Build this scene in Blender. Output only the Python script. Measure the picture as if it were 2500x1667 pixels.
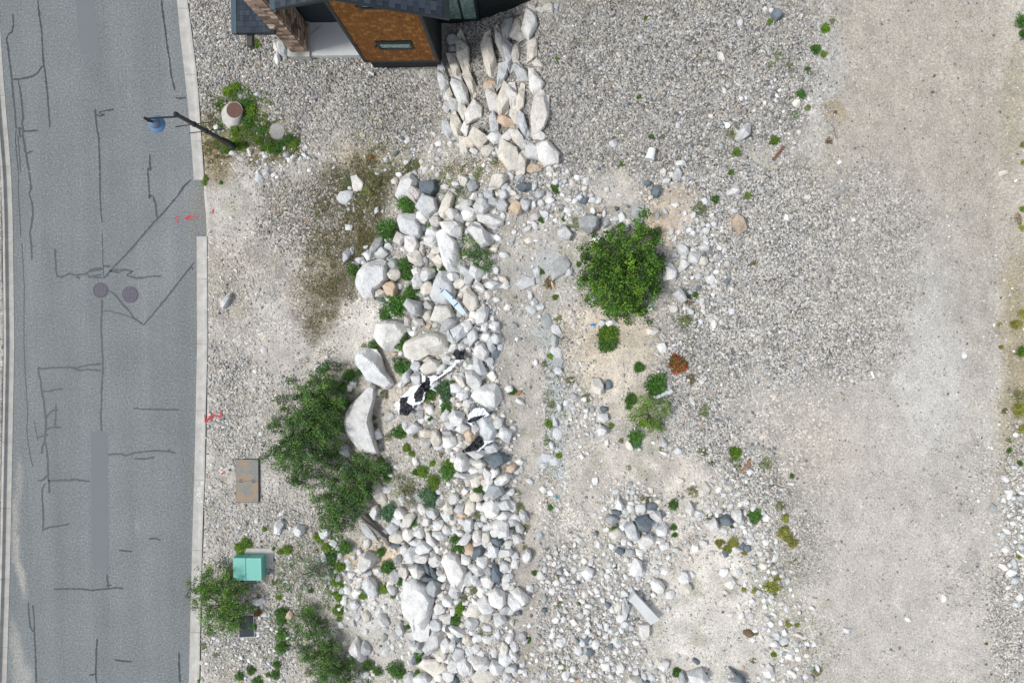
import bpy, math, random
import numpy as np
from mathutils import Vector, Matrix

for o in list(bpy.data.objects): bpy.data.objects.remove(o)
S = bpy.context.scene
COL = S.collection
random.seed(7); rng = np.random.default_rng(11)

# ------------------------------------------------------------------ camera, sky, sun, exposure
CZ, FPX = 27.8, 1667.0
fwd = Vector((-40 / FPX, -78 / FPX, -1)).normalized()
rgt = fwd.cross(Vector((0, 1, 0))).normalized()
upv = rgt.cross(fwd).normalized()
cam = bpy.data.objects.new('camera', bpy.data.cameras.new('camera')); COL.objects.link(cam)
cam.data.sensor_width = 36; cam.data.lens = 36 * FPX / 2500; cam.data.clip_end = 2000
m = Matrix((rgt, upv, -fwd)).transposed().to_4x4(); m.translation = (0, 0, CZ); cam.matrix_world = m
S.camera = cam

SUN_EL, SUN_AZ = 56, -98          # degrees; azimuth measured from +Y towards +X
W = bpy.data.worlds.new('World'); S.world = W; W.use_nodes = True
nt = W.node_tree; nt.nodes.clear()
sk = nt.nodes.new('ShaderNodeTexSky'); sk.sky_type = 'NISHITA'; sk.sun_disc = False
sk.sun_elevation = math.radians(SUN_EL); sk.sun_rotation = math.radians(SUN_AZ)
sk.dust_density = 3.0; sk.air_density = 1.0; sk.altitude = 1500
hs = nt.nodes.new('ShaderNodeHueSaturation'); hs.inputs['Saturation'].default_value = 0.34; hs.inputs['Hue'].default_value = 0.495
bg = nt.nodes.new('ShaderNodeBackground'); bg.inputs['Strength'].default_value = 0.125
wo = nt.nodes.new('ShaderNodeOutputWorld')
nt.links.new(sk.outputs[0], hs.inputs['Color']); nt.links.new(hs.outputs[0], bg.inputs['Color']); nt.links.new(bg.outputs[0], wo.inputs['Surface'])
sl = bpy.data.lights.new('sun', 'SUN'); sl.energy = 1.5; sl.angle = math.radians(10); sl.color = (1, .975, .925)
sun = bpy.data.objects.new('sun', sl); COL.objects.link(sun)
el, az = math.radians(SUN_EL), math.radians(SUN_AZ)
sd = Vector((math.sin(az) * math.cos(el), math.cos(az) * math.cos(el), math.sin(el)))
sun.rotation_euler = sd.to_track_quat('Z', 'Y').to_euler(); sun.location = (0, 0, 40)
S.view_settings.view_transform = 'Standard'; S.view_settings.look = 'None'
S.view_settings.gamma = 1; S.view_settings.exposure = 0.89
S.view_settings.use_curve_mapping = False

# ------------------------------------------------------------------ pixels of the photograph -> points of the place
R_, U_, F_ = (np.array(v) for v in (rgt, upv, fwd))
def ray(px, py):
    px = np.asarray(px, float)[..., None]; py = np.asarray(py, float)[..., None]
    return F_ * FPX + R_ * (px - 1250) - U_ * (py - 833.5)
def P(px, py, z):
    d = ray(px, py); z = np.asarray(z, float)
    t = (z - CZ) / d[..., 2]
    return np.stack([d[..., 0] * t, d[..., 1] * t, z + 0 * t], -1)
def WY(px, py, Y):
    d = ray(px, py); t = Y / d[1]; return float(d[0] * t), float(CZ + d[2] * t)

def vnoise(x, y, s, seed=0):
    x = np.asarray(x, float) / s; y = np.asarray(y, float) / s
    r = np.random.default_rng(seed).random((256, 256))
    xi = np.floor(x).astype(int); yi = np.floor(y).astype(int); fx = x - xi; fy = y - yi
    fx = fx * fx * (3 - 2 * fx); fy = fy * fy * (3 - 2 * fy)
    g = lambda a, b: r[a % 256, b % 256]
    return (g(xi, yi) * (1 - fx) + g(xi + 1, yi) * fx) * (1 - fy) + (g(xi, yi + 1) * (1 - fx) + g(xi + 1, yi + 1) * fx) * fy
def fbm(x, y, s, seed=0, o=3):
    v = 0; a = .5; tot = 0
    for k in range(o): v = v + a * vnoise(x, y, s / 2 ** k, seed + k); tot += a; a *= .55
    return v / tot
def sstep(t): t = np.clip(t, 0, 1); return t * t * (3 - 2 * t)
KRI_Y = [-600, 0, 100, 200, 300, 420, 440, 577, 840, 1000, 1170, 1260, 1450, 1667, 2300]
def kri(y): return np.interp(y, KRI_Y, [330, 432, 441, 453, 463, 472, 473, 480, 481, 478, 474, 471, 466, 461, 440])
def kro(y): return np.interp(y, KRI_Y, [356, 458, 471, 483, 489.5, 498, 499, 506, 507, 503, 500, 496, 491, 487, 466])
def kli(y): return np.interp(y, [-600, 0, 100, 200, 420, 530, 840, 1260, 1400, 1667, 2300], [-60, -2, 2, 9, 27, 31, 35, 27, 24, 16, -8])
def klo(y): return kli(y) - 25
def hgt(px, py):
    px = np.asarray(px, float); py = np.asarray(py, float)
    xl = np.interp(py, [-500, 0, 200, 400, 480, 600, 900, 1200, 1500, 2300], [1090, 1090, 1050, 1000, 950, 880, 850, 860, 880, 920])
    xr = np.interp(py, [-500, 0, 100, 300, 500, 900, 1300, 1667, 2300], [1340, 1340, 1340, 1330, 1230, 1190, 1235, 1285, 1300])
    t = sstep((px - xl) / (xr - xl))
    t = t ** (1 + .4 * sstep((260 - py) / 160))
    z = .14 + 2.2 * t
    z = z + .30 * np.exp(-((px - 1530) ** 2 / 110 ** 2 + (py - 1290) ** 2 / 130 ** 2))
    z = z + .25 * np.exp(-((px - 1500) ** 2 / 130 ** 2 + (py - 1560) ** 2 / 90 ** 2))
    z = z + .25 * np.exp(-((px - 1500) ** 2 / 160 ** 2 + (py - 880) ** 2 / 160 ** 2))
    z = z - .12 * np.exp(-((px - 1290) ** 2 / 45 ** 2)) * sstep((py - 560) / 150)
    z = z + .35 * sstep((px - 2420) / 130)
    z = z + .10 * (fbm(px, py, 140, 3) - .5) * sstep((px - 500) / 120) * 2 + .05 * (fbm(px, py, 34, 9) - .5) * 2 * sstep((px - 500) / 60)
    a = sstep((px - kro(py) + 5) / 8.0); b = sstep((klo(py) + 7 - px) / 8.0)
    return np.where((a > 0) | (px > 300), -.12 * (1 - a) + z * a, -.12 * (1 - b) + .11 * b)
def G(px, py, dz=0.0):
    z = hgt(px, py) + dz
    return P(px, py, z)

REG = {'R1': (0, 0, .26781), 'R2': (0, 420, .26781), 'R3': (0, 840, .26781), 'R4': (0, 1247, .26781),
       'H1': (540, 0, .2551), 'L1': (340, 180, .17857), 'W1': (1060, 0, .2742), 'P1': (830, 380, .2551), 'P2': (830, 750, .2551),
       'P3': (830, 1100, .20408), 'P4': (830, 1350, .20408), 'Q1': (480, 400, .2551), 'Q2': (480, 800, .30612), 'Q3': (440, 1240, .27235),
       'Q4': (1240, 380, .26786), 'Q5': (1240, 780, .26786), 'Q6': (1240, 1180, .31061), 'T1': (1300, 0, .26786), 'T2': (1860, 0, .27211),
       'T3': (1780, 400, .31887), 'T4': (1780, 860, .30612), 'T5': (1780, 1247, .30612), 'D': (940, 820, .19127), 'E': (1060, 690, .10045),
       'F': (560, 1320, .06376), 'S': (0, 0, 1.0)}
def rp(r, x, y): a, b, s = REG[r]; return a + x * s, b + y * s

# ------------------------------------------------------------------ helpers: meshes, materials, tags
def tag(o, label=None, cat=None, group=None, kind=None):
    if label: o['label'] = label
    if cat: o['category'] = cat
    if group: o['group'] = group
    if kind: o['kind'] = kind
    return o
def link(name, me, mat=None, parent=None):
    o = bpy.data.objects.new(name, me); COL.objects.link(o)
    if mat is not None and me is not None and len(me.materials) == 0: me.materials.append(mat)
    if parent is not None:
        o.parent = parent; o.matrix_parent_inverse = parent.matrix_basis.inverted()
    return o
def empty(name, loc):
    o = bpy.data.objects.new(name, None); COL.objects.link(o); o.location = loc; o.empty_display_size = .2; return o
def mk(name, verts, faces, smooth=None):
    me = bpy.data.meshes.new(name); me.from_pydata([tuple(v) for v in verts], [], [tuple(f) for f in faces]); me.update()
    if smooth is not None:
        me.polygons.foreach_set('use_smooth', [True] * len(me.polygons)); me.set_sharp_from_angle(angle=math.radians(smooth))
    return me
def mk_np(name, V, F, col=None, smooth=False):
    V = np.asarray(V, np.float32); F = np.asarray(F, np.int32); k = F.shape[1]
    me = bpy.data.meshes.new(name); me.vertices.add(len(V)); me.loops.add(F.size); me.polygons.add(len(F))
    me.vertices.foreach_set('co', V.ravel()); me.loops.foreach_set('vertex_index', F.ravel())
    me.polygons.foreach_set('loop_start', np.arange(len(F), dtype=np.int32) * k)
    me.polygons.foreach_set('use_smooth', np.full(len(F), smooth))
    me.update(calc_edges=True)
    if col is not None:
        a = me.color_attributes.new('tint', 'FLOAT_COLOR', 'POINT')
        c = np.ones((len(V), 4), np.float32); c[:, :3] = col; a.data.foreach_set('color', c.ravel())
    return me
def box_data(x0, x1, y0, y1, z0, z1):
    v = [(x, y, z) for z in (z0, z1) for y in (y0, y1) for x in (x0, x1)]
    return v, [(0, 2, 3, 1), (4, 5, 7, 6), (0, 1, 5, 4), (1, 3, 7, 5), (3, 2, 6, 7), (2, 0, 4, 6)]
def box(name, x0, x1, y0, y1, z0, z1, mat, parent=None):
    v, f = box_data(x0, x1, y0, y1, z0, z1); return link(name, mk(name, v, f), mat, parent)
def prism(name, pts3, down, mat, parent=None, bev=0):
    """pts3: top outline (world points), down: vector to the bottom"""
    n = len(pts3); a = [np.array(p, float) for p in pts3]; b = [p + np.array(down) for p in a]
    f = [tuple(range(n)), tuple(range(2 * n - 1, n - 1, -1))] + [(i, n + i, n + (i + 1) % n, (i + 1) % n) for i in range(n)]
    nrm = np.cross(a[1] - a[0], a[2] - a[1])
    if np.dot(nrm, np.array(down)) > 0: f = [tuple(reversed(q)) for q in f]
    o = link(name, mk(name, a + b, f), mat, parent)
    if bev:
        md = o.modifiers.new('bevel', 'BEVEL'); md.width = bev; md.segments = 2
    return o
def tube(name, pts, r, mat, parent=None, n=8):
    V = []; Fc = []; pts = [np.array(p, float) for p in pts]
    rs = r if isinstance(r, (list, tuple)) else [r] * len(pts)
    for i, p in enumerate(pts):
        d = pts[min(i + 1, len(pts) - 1)] - pts[max(i - 1, 0)]; d /= np.linalg.norm(d) + 1e-9
        u = np.cross(d, (0, 0, 1) if abs(d[2]) < .9 else (1, 0, 0)); u /= np.linalg.norm(u); w = np.cross(d, u)
        for k in range(n):
            a = 2 * math.pi * k / n; V.append(p + rs[i] * (math.cos(a) * u + math.sin(a) * w))
    for i in range(len(pts) - 1):
        for k in range(n):
            Fc.append((i * n + k, i * n + (k + 1) % n, (i + 1) * n + (k + 1) % n, (i + 1) * n + k))
    Fc.append(tuple(range(n - 1, -1, -1))); Fc.append(tuple(range((len(pts) - 1) * n, len(pts) * n)))
    return link(name, mk(name, V, Fc, 40), mat, parent)
def lathe(name, c, prof, mat, parent=None, n=32, smooth=35):
    V = []; Fc = []
    for r, z in prof:
        for k in range(n):
            a = 2 * math.pi * k / n; V.append((c[0] + r * math.cos(a), c[1] + r * math.sin(a), c[2] + z))
    for i in range(len(prof) - 1):
        for k in range(n): Fc.append((i * n + k, i * n + (k + 1) % n, (i + 1) * n + (k + 1) % n, (i + 1) * n + k))
    Fc.append(tuple(range(n - 1, -1, -1))); Fc.append(tuple(range((len(prof) - 1) * n, len(prof) * n)))
    return link(name, mk(name, V, Fc, smooth), mat, parent)

class M:
    def __init__(s, name, rough=.8, spec=.3):
        s.m = bpy.data.materials.new(name); s.m.use_nodes = True; s.t = s.m.node_tree
        s.b = s.t.nodes['Principled BSDF']; s.b.inputs['Roughness'].default_value = rough
        s.b.inputs['Specular IOR Level'].default_value = spec
    def n(s, ty, **kw):
        nd = s.t.nodes.new(ty)
        for k, v in kw.items(): setattr(nd, k, v)
        return nd
    def l(s, a, b): s.t.links.new(a, b)
    def val(s, sock, v):
        if hasattr(v, 'default_value') or isinstance(v, bpy.types.NodeSocket): s.l(v, sock)
        else: sock.default_value = v
    def pos(s, obj=False):
        if obj: return s.n('ShaderNodeTexCoord').outputs['Object']
        return s.n('ShaderNodeNewGeometry').outputs['Position']
    def noise(s, vec, scale, det=3, rough=.55):
        nd = s.n('ShaderNodeTexNoise'); s.l(vec, nd.inputs['Vector']); nd.inputs['Scale'].default_value = scale
        nd.inputs['Detail'].default_value = det; nd.inputs['Roughness'].default_value = rough; return nd.outputs['Fac']
    def ramp(s, f, pts):
        nd = s.n('ShaderNodeValToRGB'); s.l(f, nd.inputs['Fac']); cr = nd.color_ramp
        while len(cr.elements) < len(pts): cr.elements.new(.5)
        for e, (p, c) in zip(cr.elements, pts):
            e.position = p; e.color = (c, c, c, 1) if isinstance(c, (int, float)) else (*c, 1)
        return nd.outputs['Color']
    def mix(s, f, a, b, bt='MIX'):
        nd = s.n('ShaderNodeMix', data_type='RGBA', blend_type=bt)
        s.val(nd.inputs[0], f)
        for sk_, v in ((nd.inputs[6], a), (nd.inputs[7], b)):
            if isinstance(v, tuple): sk_.default_value = (*v, 1) if len(v) == 3 else v
            else: s.l(v, sk_)
        return nd.outputs[2]
    def math(s, op, a, b=0.0):
        nd = s.n('ShaderNodeMath', operation=op); s.val(nd.inputs[0], a); s.val(nd.inputs[1], b); return nd.outputs[0]
    def bump(s, h, dist, strength=1.0, prev=None):
        nd = s.n('ShaderNodeBump'); s.l(h, nd.inputs['Height']); nd.inputs['Distance'].default_value = dist; nd.inputs['Strength'].default_value = strength
        if prev: s.l(prev, nd.inputs['Normal'])
        s.l(nd.outputs[0], s.b.inputs['Normal']); return nd.outputs[0]
    def color(s, c):
        if isinstance(c, tuple): s.b.inputs['Base Color'].default_value = (*c, 1)
        else: s.l(c, s.b.inputs['Base Color'])
        return s.m

def grainy(name, col, amt=.12, sc=6, rough=.75, bumpd=.002, spec=.3, fine=40):
    k = M(name, rough, spec); p = k.pos()
    v = k.ramp(k.noise(p, sc, 5), [(.3, 1 - amt), (.7, 1 + amt * .0 + .0)])
    v2 = k.ramp(k.noise(p, fine, 2), [(.3, 1 - amt), (.7, 1.0)])
    c = k.mix(1.0, tuple(col), v, 'MULTIPLY'); c = k.mix(1.0, c, v2, 'MULTIPLY')
    if bumpd: k.bump(k.noise(p, fine, 3), bumpd)
    return k.color(c)

# ground
k = M('ground', .95, .15); p = k.pos()
at = k.n('ShaderNodeAttribute', attribute_name='tint').outputs['Color']
gv = k.n('ShaderNodeAttribute', attribute_name='grav').outputs['Fac']
sp = k.ramp(k.noise(p, 19, 4, .75), [(.30, .42), (.44, .86), (.56, 1.06), (.70, 1.55)])
c = k.mix(1.0, at, sp, 'MULTIPLY')
v1 = k.n('ShaderNodeTexVoronoi'); k.l(p, v1.inputs['Vector']); v1.inputs['Scale'].default_value = 15
v2 = k.n('ShaderNodeTexVoronoi'); k.l(p, v2.inputs['Vector']); v2.inputs['Scale'].default_value = 9
sx = k.n('ShaderNodeSeparateColor'); k.l(v1.outputs['Color'], sx.inputs[0])
gc = k.ramp(sx.outputs[0], [(0, .35), (.4, .85), (.75, 1.35), (1, 2.6)])
c = k.mix(gv, c, k.mix(1.0, at, gc, 'MULTIPLY'))
s2 = k.n('ShaderNodeSeparateColor'); k.l(v2.outputs['Color'], s2.inputs[0])
msk = k.math('MULTIPLY', k.math('GREATER_THAN', s2.outputs[1], .88), k.math('LESS_THAN', v2.outputs['Distance'], .36))
c = k.mix(k.math('MULTIPLY', msk, .75), c, k.mix(s2.outputs[2], (.17, .17, .18), (.58, .565, .54)))
c = k.mix(1.0, c, k.ramp(k.noise(p, 1.6, 5, .6), [(.3, .88), (.7, 1.08)]), 'MULTIPLY')
b1 = k.bump(k.noise(p, 9, 5, .65), .05, .8)
h = k.math('MULTIPLY', k.math('SUBTRACT', 1.0, v1.outputs['Distance']), gv)
k.bump(h, .05, .9, b1)
MG = k.color(c)
# asphalt
k = M('asphalt', .9, .25); p = k.pos()
n1 = k.ramp(k.noise(p, 13, 4, .9), [(.30, .42), (.48, .93), (.56, 1.1), (.70, 2.0)])
c = k.mix(1.0, k.n('ShaderNodeAttribute', attribute_name='tint').outputs['Color'], n1, 'MULTIPLY')
c = k.mix(1.0, c, k.ramp(k.noise(p, .7, 4), [(.3, .93), (.7, 1.05)]), 'MULTIPLY')
mp_ = k.n('ShaderNodeMapping'); mp_.inputs['Scale'].default_value = (1.1, .06, 1); k.l(p, mp_.inputs['Vector'])
c = k.mix(1.0, c, k.ramp(k.noise(mp_.outputs[0], 1.0, 4, .6), [(.3, .88), (.7, 1.08)]), 'MULTIPLY')
k.bump(k.noise(p, 60, 2), .006)
MA = k.color(c)
k = M('asphalt patch', .9, .2); p = k.pos()
c = k.mix(k.noise(p, 22, 3, .7), (.135, .150, .156), (.160, .174, .180)); MPATCH = k.color(c)
k = M('crack sealant', .55, .4); p = k.pos()
MCR = k.color(k.mix(k.noise(p, 6, 3), (.014, .018, .026), (.034, .041, .05)))
def concrete(name, a, b, sc=5):
    k = M(name, .9, .2); p = k.pos()
    c = k.mix(k.ramp(k.noise(p, sc, 6, .65), [(.3, 0.0), (.7, 1.0)]), a, b)
    c = k.mix(1.0, c, k.ramp(k.noise(p, 45, 2, .7), [(.3, .86), (.7, 1.06)]), 'MULTIPLY')
    k.bump(k.noise(p, 35, 3), .004); return k.color(c)
MCON = concrete('kerb concrete', (.31, .30, .275), (.45, .44, .415), 2.5)
MCON2 = concrete('cast concrete', (.36, .36, .33), (.50, .49, .455), 3)
MSLAB = concrete('slab concrete', (.50, .52, .52), (.58, .59, .59), 1.2)
# rock (object colour) and rubble / gravel (attribute colour)
def rockmat(name, attr):
    k = M(name, .88, .2)
    p = k.pos()
    if attr: base = k.n('ShaderNodeAttribute', attribute_name='tint').outputs['Color']; pp = p
    else:
        oi = k.n('ShaderNodeObjectInfo'); base = oi.outputs['Color']; rnd = oi.outputs['Random']
        mp = k.n('ShaderNodeVectorMath', operation='ADD'); k.l(p, mp.inputs[0]); cb = k.n('ShaderNodeCombineXYZ'); k.l(k.math('MULTIPLY', rnd, 60.0), cb.inputs[2]); k.l(cb.outputs[0], mp.inputs[1]); pp = mp.outputs[0]
    c = k.mix(1.0, base, k.ramp(k.noise(pp, 2.6, 6, .62), [(.28, .72), (.5, .97), (.75, 1.12)]), 'MULTIPLY')
    c = k.mix(1.0, c, k.ramp(k.noise(pp, 22, 4, .7), [(.3, .82), (.7, 1.10)]), 'MULTIPLY')
    st = k.ramp(k.noise(pp, 1.7, 4, .7), [(.56, 0.0), (.72, 1.0)])
    c = k.mix(k.math('MULTIPLY', st, .28), c, k.mix(1.0, c, (1.0, .78, .55), 'MULTIPLY'))
    sb = k.ramp(k.noise(pp, 1.1, 5, .7), [(.58, 0.0), (.75, 1.0)])
    c = k.mix(k.math('MULTIPLY', sb, .3), c, k.mix(1.0, c, (.70, .80, .90), 'MULTIPLY'))
    if not attr:
        wv = k.n('ShaderNodeTexVoronoi', feature='DISTANCE_TO_EDGE'); wv.inputs['Scale'].default_value = 2.2
        dn = k.n('ShaderNodeTexNoise'); dn.inputs['Scale'].default_value = 3; k.l(pp, dn.inputs['Vector'])
        ad = k.n('ShaderNodeVectorMath', operation='ADD'); k.l(pp, ad.inputs[0]); k.l(dn.outputs['Color'], ad.inputs[1]); k.l(ad.outputs[0], wv.inputs['Vector'])
        cr = k.ramp(wv.outputs['Distance'], [(0.0, .72), (.018, 1.0)])
        c = k.mix(.55, c, k.mix(1.0, c, cr, 'MULTIPLY'))
        b = k.bump(k.noise(pp, 5, 6, .65), .09, .75); k.bump(k.noise(pp, 26, 3), .016, .7, b)
    return k.color(c)
MROCK = rockmat('rock', False); MRUB = rockmat('rubble rock', True)
# leaves
def leafmat(name):
    k = M(name, .55, .35); base = k.n('ShaderNodeAttribute', attribute_name='tint').outputs['Color']
    oi = k.n('ShaderNodeObjectInfo')
    c = k.mix(1.0, base, oi.outputs['Color'], 'MULTIPLY')
    c = k.mix(1.0, c, k.ramp(k.noise(k.pos(), 7, 3), [(.3, .8), (.7, 1.15)]), 'MULTIPLY')
    tr = k.n('ShaderNodeBsdfTranslucent'); k.l(c, tr.inputs['Color'])
    k.l(c, k.b.inputs['Base Color'])
    mx = k.n('ShaderNodeMixShader'); mx.inputs[0].default_value = .28
    k.l(k.b.outputs[0], mx.inputs[1]); k.l(tr.outputs[0], mx.inputs[2])
    k.l(mx.outputs[0], k.t.nodes['Material Output'].inputs['Surface']); return k.m
MLEAF = leafmat('leaf')
MBARK = grainy('bark', (.13, .10, .075), .4, 10, .9)
MLOG = grainy('weathered wood', (.27, .25, .225), .4, 4, .9)
# house
def shingle_mat(name, a, b, c3=None):
    k = M(name, .85, .2); oi = k.n('ShaderNodeObjectInfo'); p = k.pos()
    c = k.ramp(oi.outputs['Random'], [(0, a), (.6, b), (1, c3 or b)])
    g = k.n('ShaderNodeTexNoise'); mp = k.n('ShaderNodeMapping'); mp.inputs['Scale'].default_value = (30, 30, 3); k.l(p, mp.inputs['Vector']); k.l(mp.outputs[0], g.inputs['Vector']); g.inputs['Scale'].default_value = 1; g.inputs['Detail'].default_value = 4
    c = k.mix(1.0, c, k.ramp(g.outputs['Fac'], [(.3, .72), (.7, 1.15)]), 'MULTIPLY'); k.bump(g.outputs['Fac'], .006)
    return k.color(c)
MSH = shingle_mat('cedar shingle', (.17, .068, .018), (.235, .10, .026), (.30, .145, .042))
MSTONE = shingle_mat('veneer stone', (.13, .085, .065), (.38, .27, .20), (.62, .48, .37))
MROOF = shingle_mat('slate roof', (.025, .034, .048), (.038, .050, .068), (.050, .063, .082))
MBLK = grainy('black cladding', (.018, .022, .026), .3, 8, .6)
MSID = grainy('dark siding', (.024, .033, .043), .3, 12, .6)
MSIDR = grainy('dark green siding', (.012, .020, .020), .3, 12, .6)
MFAS = grainy('black fascia', (.022, .030, .036), .2, 8, .45)
MFASB = grainy('blue grey drip edge', (.07, .11, .14), .2, 8, .4)
MMORT = grainy('mortar', (.16, .13, .11), .3, 10, .95)
MSIDL = grainy('blue grey siding', (.22, .26, .32), .2, 5, .7)
MPOSTW = grainy('timber bracket', (.10, .09, .08), .3, 9, .8)
k = M('window glass', .08, .8); p = k.pos()
k.color(k.mix(k.ramp(k.noise(p, 9, 4, .7), [(.35, 0.0), (.65, 1.0)]), (.10, .17, .14), (.30, .42, .37))); MGLASS = k.m
# metals, paint, plastic
MLAMPB = grainy('black enamel', (.012, .016, .024), .2, 8, .35, 0, .5)
MSHADE = grainy('blue lamp shade', (.085, .20, .36), .12, 5, .38, 0, .5)
MSHADE2 = grainy('blue grey lamp crown', (.11, .17, .26), .12, 5, .38, 0, .5)
def ironmat(name, a, b, sc=25):
    k = M(name, .75, .4); p = k.pos()
    k.color(k.mix(k.ramp(k.noise(p, sc, 4, .7), [(.35, 0.0), (.65, 1.0)]), a, b)); k.bump(k.noise(p, 50, 2), .004); return k.m
MIRON = ironmat('road iron', (.13, .125, .15), (.20, .19, .22))
MIRON2 = ironmat('rusty iron', (.13, .06, .045), (.22, .12, .095))
MIROND = ironmat('iron recess', (.055, .05, .065), (.08, .075, .09))
k = M('rusted steel', .55, .4); p = k.pos()
r = k.ramp(k.noise(p, 1.7, 4, .6), [(.42, 0.0), (.62, 1.0)])
c = k.mix(r, (.125, .135, .13), (.24, .15, .075)); c = k.mix(k.ramp(k.noise(p, 14, 4), [(.4, 0.0), (.7, .5)]), c, (.22, .22, .20)); MSTEEL = k.color(c)
MTEAL = grainy('teal paint', (.125, .40, .34), .06, 3, .45, 0, .45, 20)
MTEALD = grainy('teal paint seam', (.03, .13, .11), .1, 3, .5, 0)
MTEALL = grainy('pale teal', (.30, .62, .55), .1, 6, .5, 0)
MLID = grainy('dark composite lid', (.045, .055, .065), .3, 10, .8)
MRED = grainy('red spray paint', (.62, .035, .06), .25, 20, .7, 0)
MCHALK = grainy('white chalk', (.72, .72, .69), .15, 20, .9, 0)
MWHITE = grainy('white plastic', (.80, .80, .78), .05, 4, .4, 0, .5)
MWINT = grainy('bucket inside', (.62, .66, .68), .05, 4, .5, 0)
MSHW = grainy('white film', (.80, .82, .86), .08, 6, .35, 0, .5)
MSHB = grainy('black film', (.012, .013, .018), .3, 8, .3, 0, .5)
MBOARD = grainy('pale painted board', (.55, .66, .70), .1, 6, .6, 0)
MBLUE = grainy('blue print', (.015, .11, .33), .2, 20, .6, 0)
MRUSTW = grainy('rust red board', (.22, .105, .065), .3, 9, .8)
MORW = grainy('orange board', (.42, .20, .09), .3, 9, .8)
MLITB = grainy('blue litter', (.03, .22, .55), .1, 9, .5, 0)
MLITC = grainy('teal litter', (.02, .30, .38), .1, 9, .5, 0)
MPIPE = grainy('pale pipe', (.60, .63, .63), .1, 9, .5, 0)
MPVC = grainy('white pvc', (.78, .76, .77), .06, 9, .4, 0)

# ------------------------------------------------------------------ terrain
def blobs(px, py, L, warp=28, seed=20):
    wx = px + warp * 2.6 * (fbm(px, py, 90, seed) - .5) + warp * 1.6 * (fbm(px, py, 24, seed + 9) - .5)
    wy = py + warp * 2.6 * (fbm(px, py, 90, seed + 5) - .5) + warp * 1.6 * (fbm(px, py, 24, seed + 14) - .5)
    out = np.zeros(np.shape(px))
    for b in L:
        x, y, rx, ry, a, w = b[:6]; a = math.radians(a); ca, sa = math.cos(a), math.sin(a)
        u = ((wx - x) * ca + (wy - y) * sa) / rx; v = (-(wx - x) * sa + (wy - y) * ca) / ry
        out = np.maximum(out, w * sstep((1.42 - np.sqrt(u * u + v * v)) / .85))
    return out
# dense gravel: x, y, rx, ry, angle, weight
GRAV = [(620, 60, 210, 130, 0, 1), (780, 190, 300, 110, 8, 1), (930, 260, 150, 90, 15, .95), (560, 210, 90, 90, 0, .95), (700, 320, 90, 40, 0, .6),
        (1190, 210, 150, 220, 5, 1), (1560, 160, 290, 210, 0, 1), (1760, 150, 260, 240, 0, .95), (1700, 380, 260, 120, 10, .9), (1500, 330, 220, 90, 0, .9),
        (1880, 520, 250, 130, 25, .85), (1900, 650, 260, 170, 20, .85), (1900, 810, 270, 120, 10, .85), (2120, 600, 140, 200, 10, .6), (2150, 800, 120, 140, 0, .6),
        (1700, 900, 120, 120, 30, .75), (1730, 1040, 90, 130, -20, .8), (1840, 1180, 70, 130, -30, .8), (1960, 1330, 70, 130, -25, .5),
        (760, 520, 140, 90, -15, .9), (700, 470, 90, 50, 20, .7), (600, 930, 110, 80, 30, .8), (560, 1060, 70, 70, 0, .6), (560, 700, 80, 60, 0, .3),
        (600, 1480, 130, 180, 0, .55), (580, 1240, 110, 60, 0, .4), (700, 1330, 80, 120, 0, .5), (680, 1560, 120, 100, 0, .5),
        (1350, 430, 110, 50, 0, .8), (1760, 600, 90, 120, 0, .6), (1800, 1330, 110, 120, 0, .6), (1350, 1390, 80, 60, 0, .7), (1450, 1560, 160, 110, 0, .6),
        (2460, 1500, 70, 170, 0, .9), (2480, 1200, 50, 200, 0, .7), (2380, 1130, 60, 60, 0, .35), (2300, 1200, 100, 80, 0, .3), (2340, 1420, 90, 80, 0, .35),
        (1340, 1000, 60, 200, 0, .35), (1400, 880, 50, 100, 0, .4), (1300, 560, 80, 60, 0, .3), (970, 610, 45, 35, 0, .9), (940, 1420, 30, 25, 0, .7),
        (1640, 1080, 60, 60, 0, .55), (960, 1130, 60, 60, 0, .4), (1120, 560, 160, 200, 0, .5), (1140, 900, 130, 250, 0, .6),
        (1130, 1350, 170, 330, 0, .6)]
CLEAR = [(1245, 800, 34, 260, 0, .9), (1300, 900, 22, 120, 0, .7), (1288, 1250, 32, 460, 1, 1), (1235, 700, 40, 160, 0, .8), (1310, 620, 60, 70, 0, .8), (1250, 900, 45, 120, 0, .9), (1420, 900, 40, 60, 0, .6), (1500, 850, 95, 90, 0, .95), (1530, 980, 60, 60, 0, .8), (1570, 1130, 130, 55, 10, .9), (1670, 1190, 90, 60, 0, .7),
         (1730, 1440, 100, 190, 20, .97), (1640, 1560, 90, 80, 0, .9), (1790, 1610, 90, 70, 0, .9), (1445, 1180, 50, 90, 0, .7), (870, 800, 70, 55, 0, .95), (850, 860, 50, 60, 0, .8), (700, 860, 80, 50, 0, .8), (640, 960, 60, 70, 0, .6), (550, 500, 70, 60, 0, .8), (1510, 455, 45, 50, 0, .95), (1640, 500, 45, 60, 20, .9), (1870, 385, 50, 35, 20, .8), (900, 1570, 70, 90, 0, .8), (900, 1450, 45, 45, 0, .5), (895, 1370, 50, 45, 0, .8), (2270, 1000, 90, 300, 0, .8), (2150, 1450, 160, 200, 0, .8)]
def clear(px, py): return 1 - blobs(px, py, CLEAR, 14, 33)
def grav(px, py):
    g = blobs(px, py, GRAV, 34)
    return np.clip(g * (1.12 - .5 * (1 - g)) * (.45 + 1.1 * fbm(px, py, 38, 51)) * np.where(px > 1980, .85, 1), 0, 1) * clear(px, py)
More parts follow.
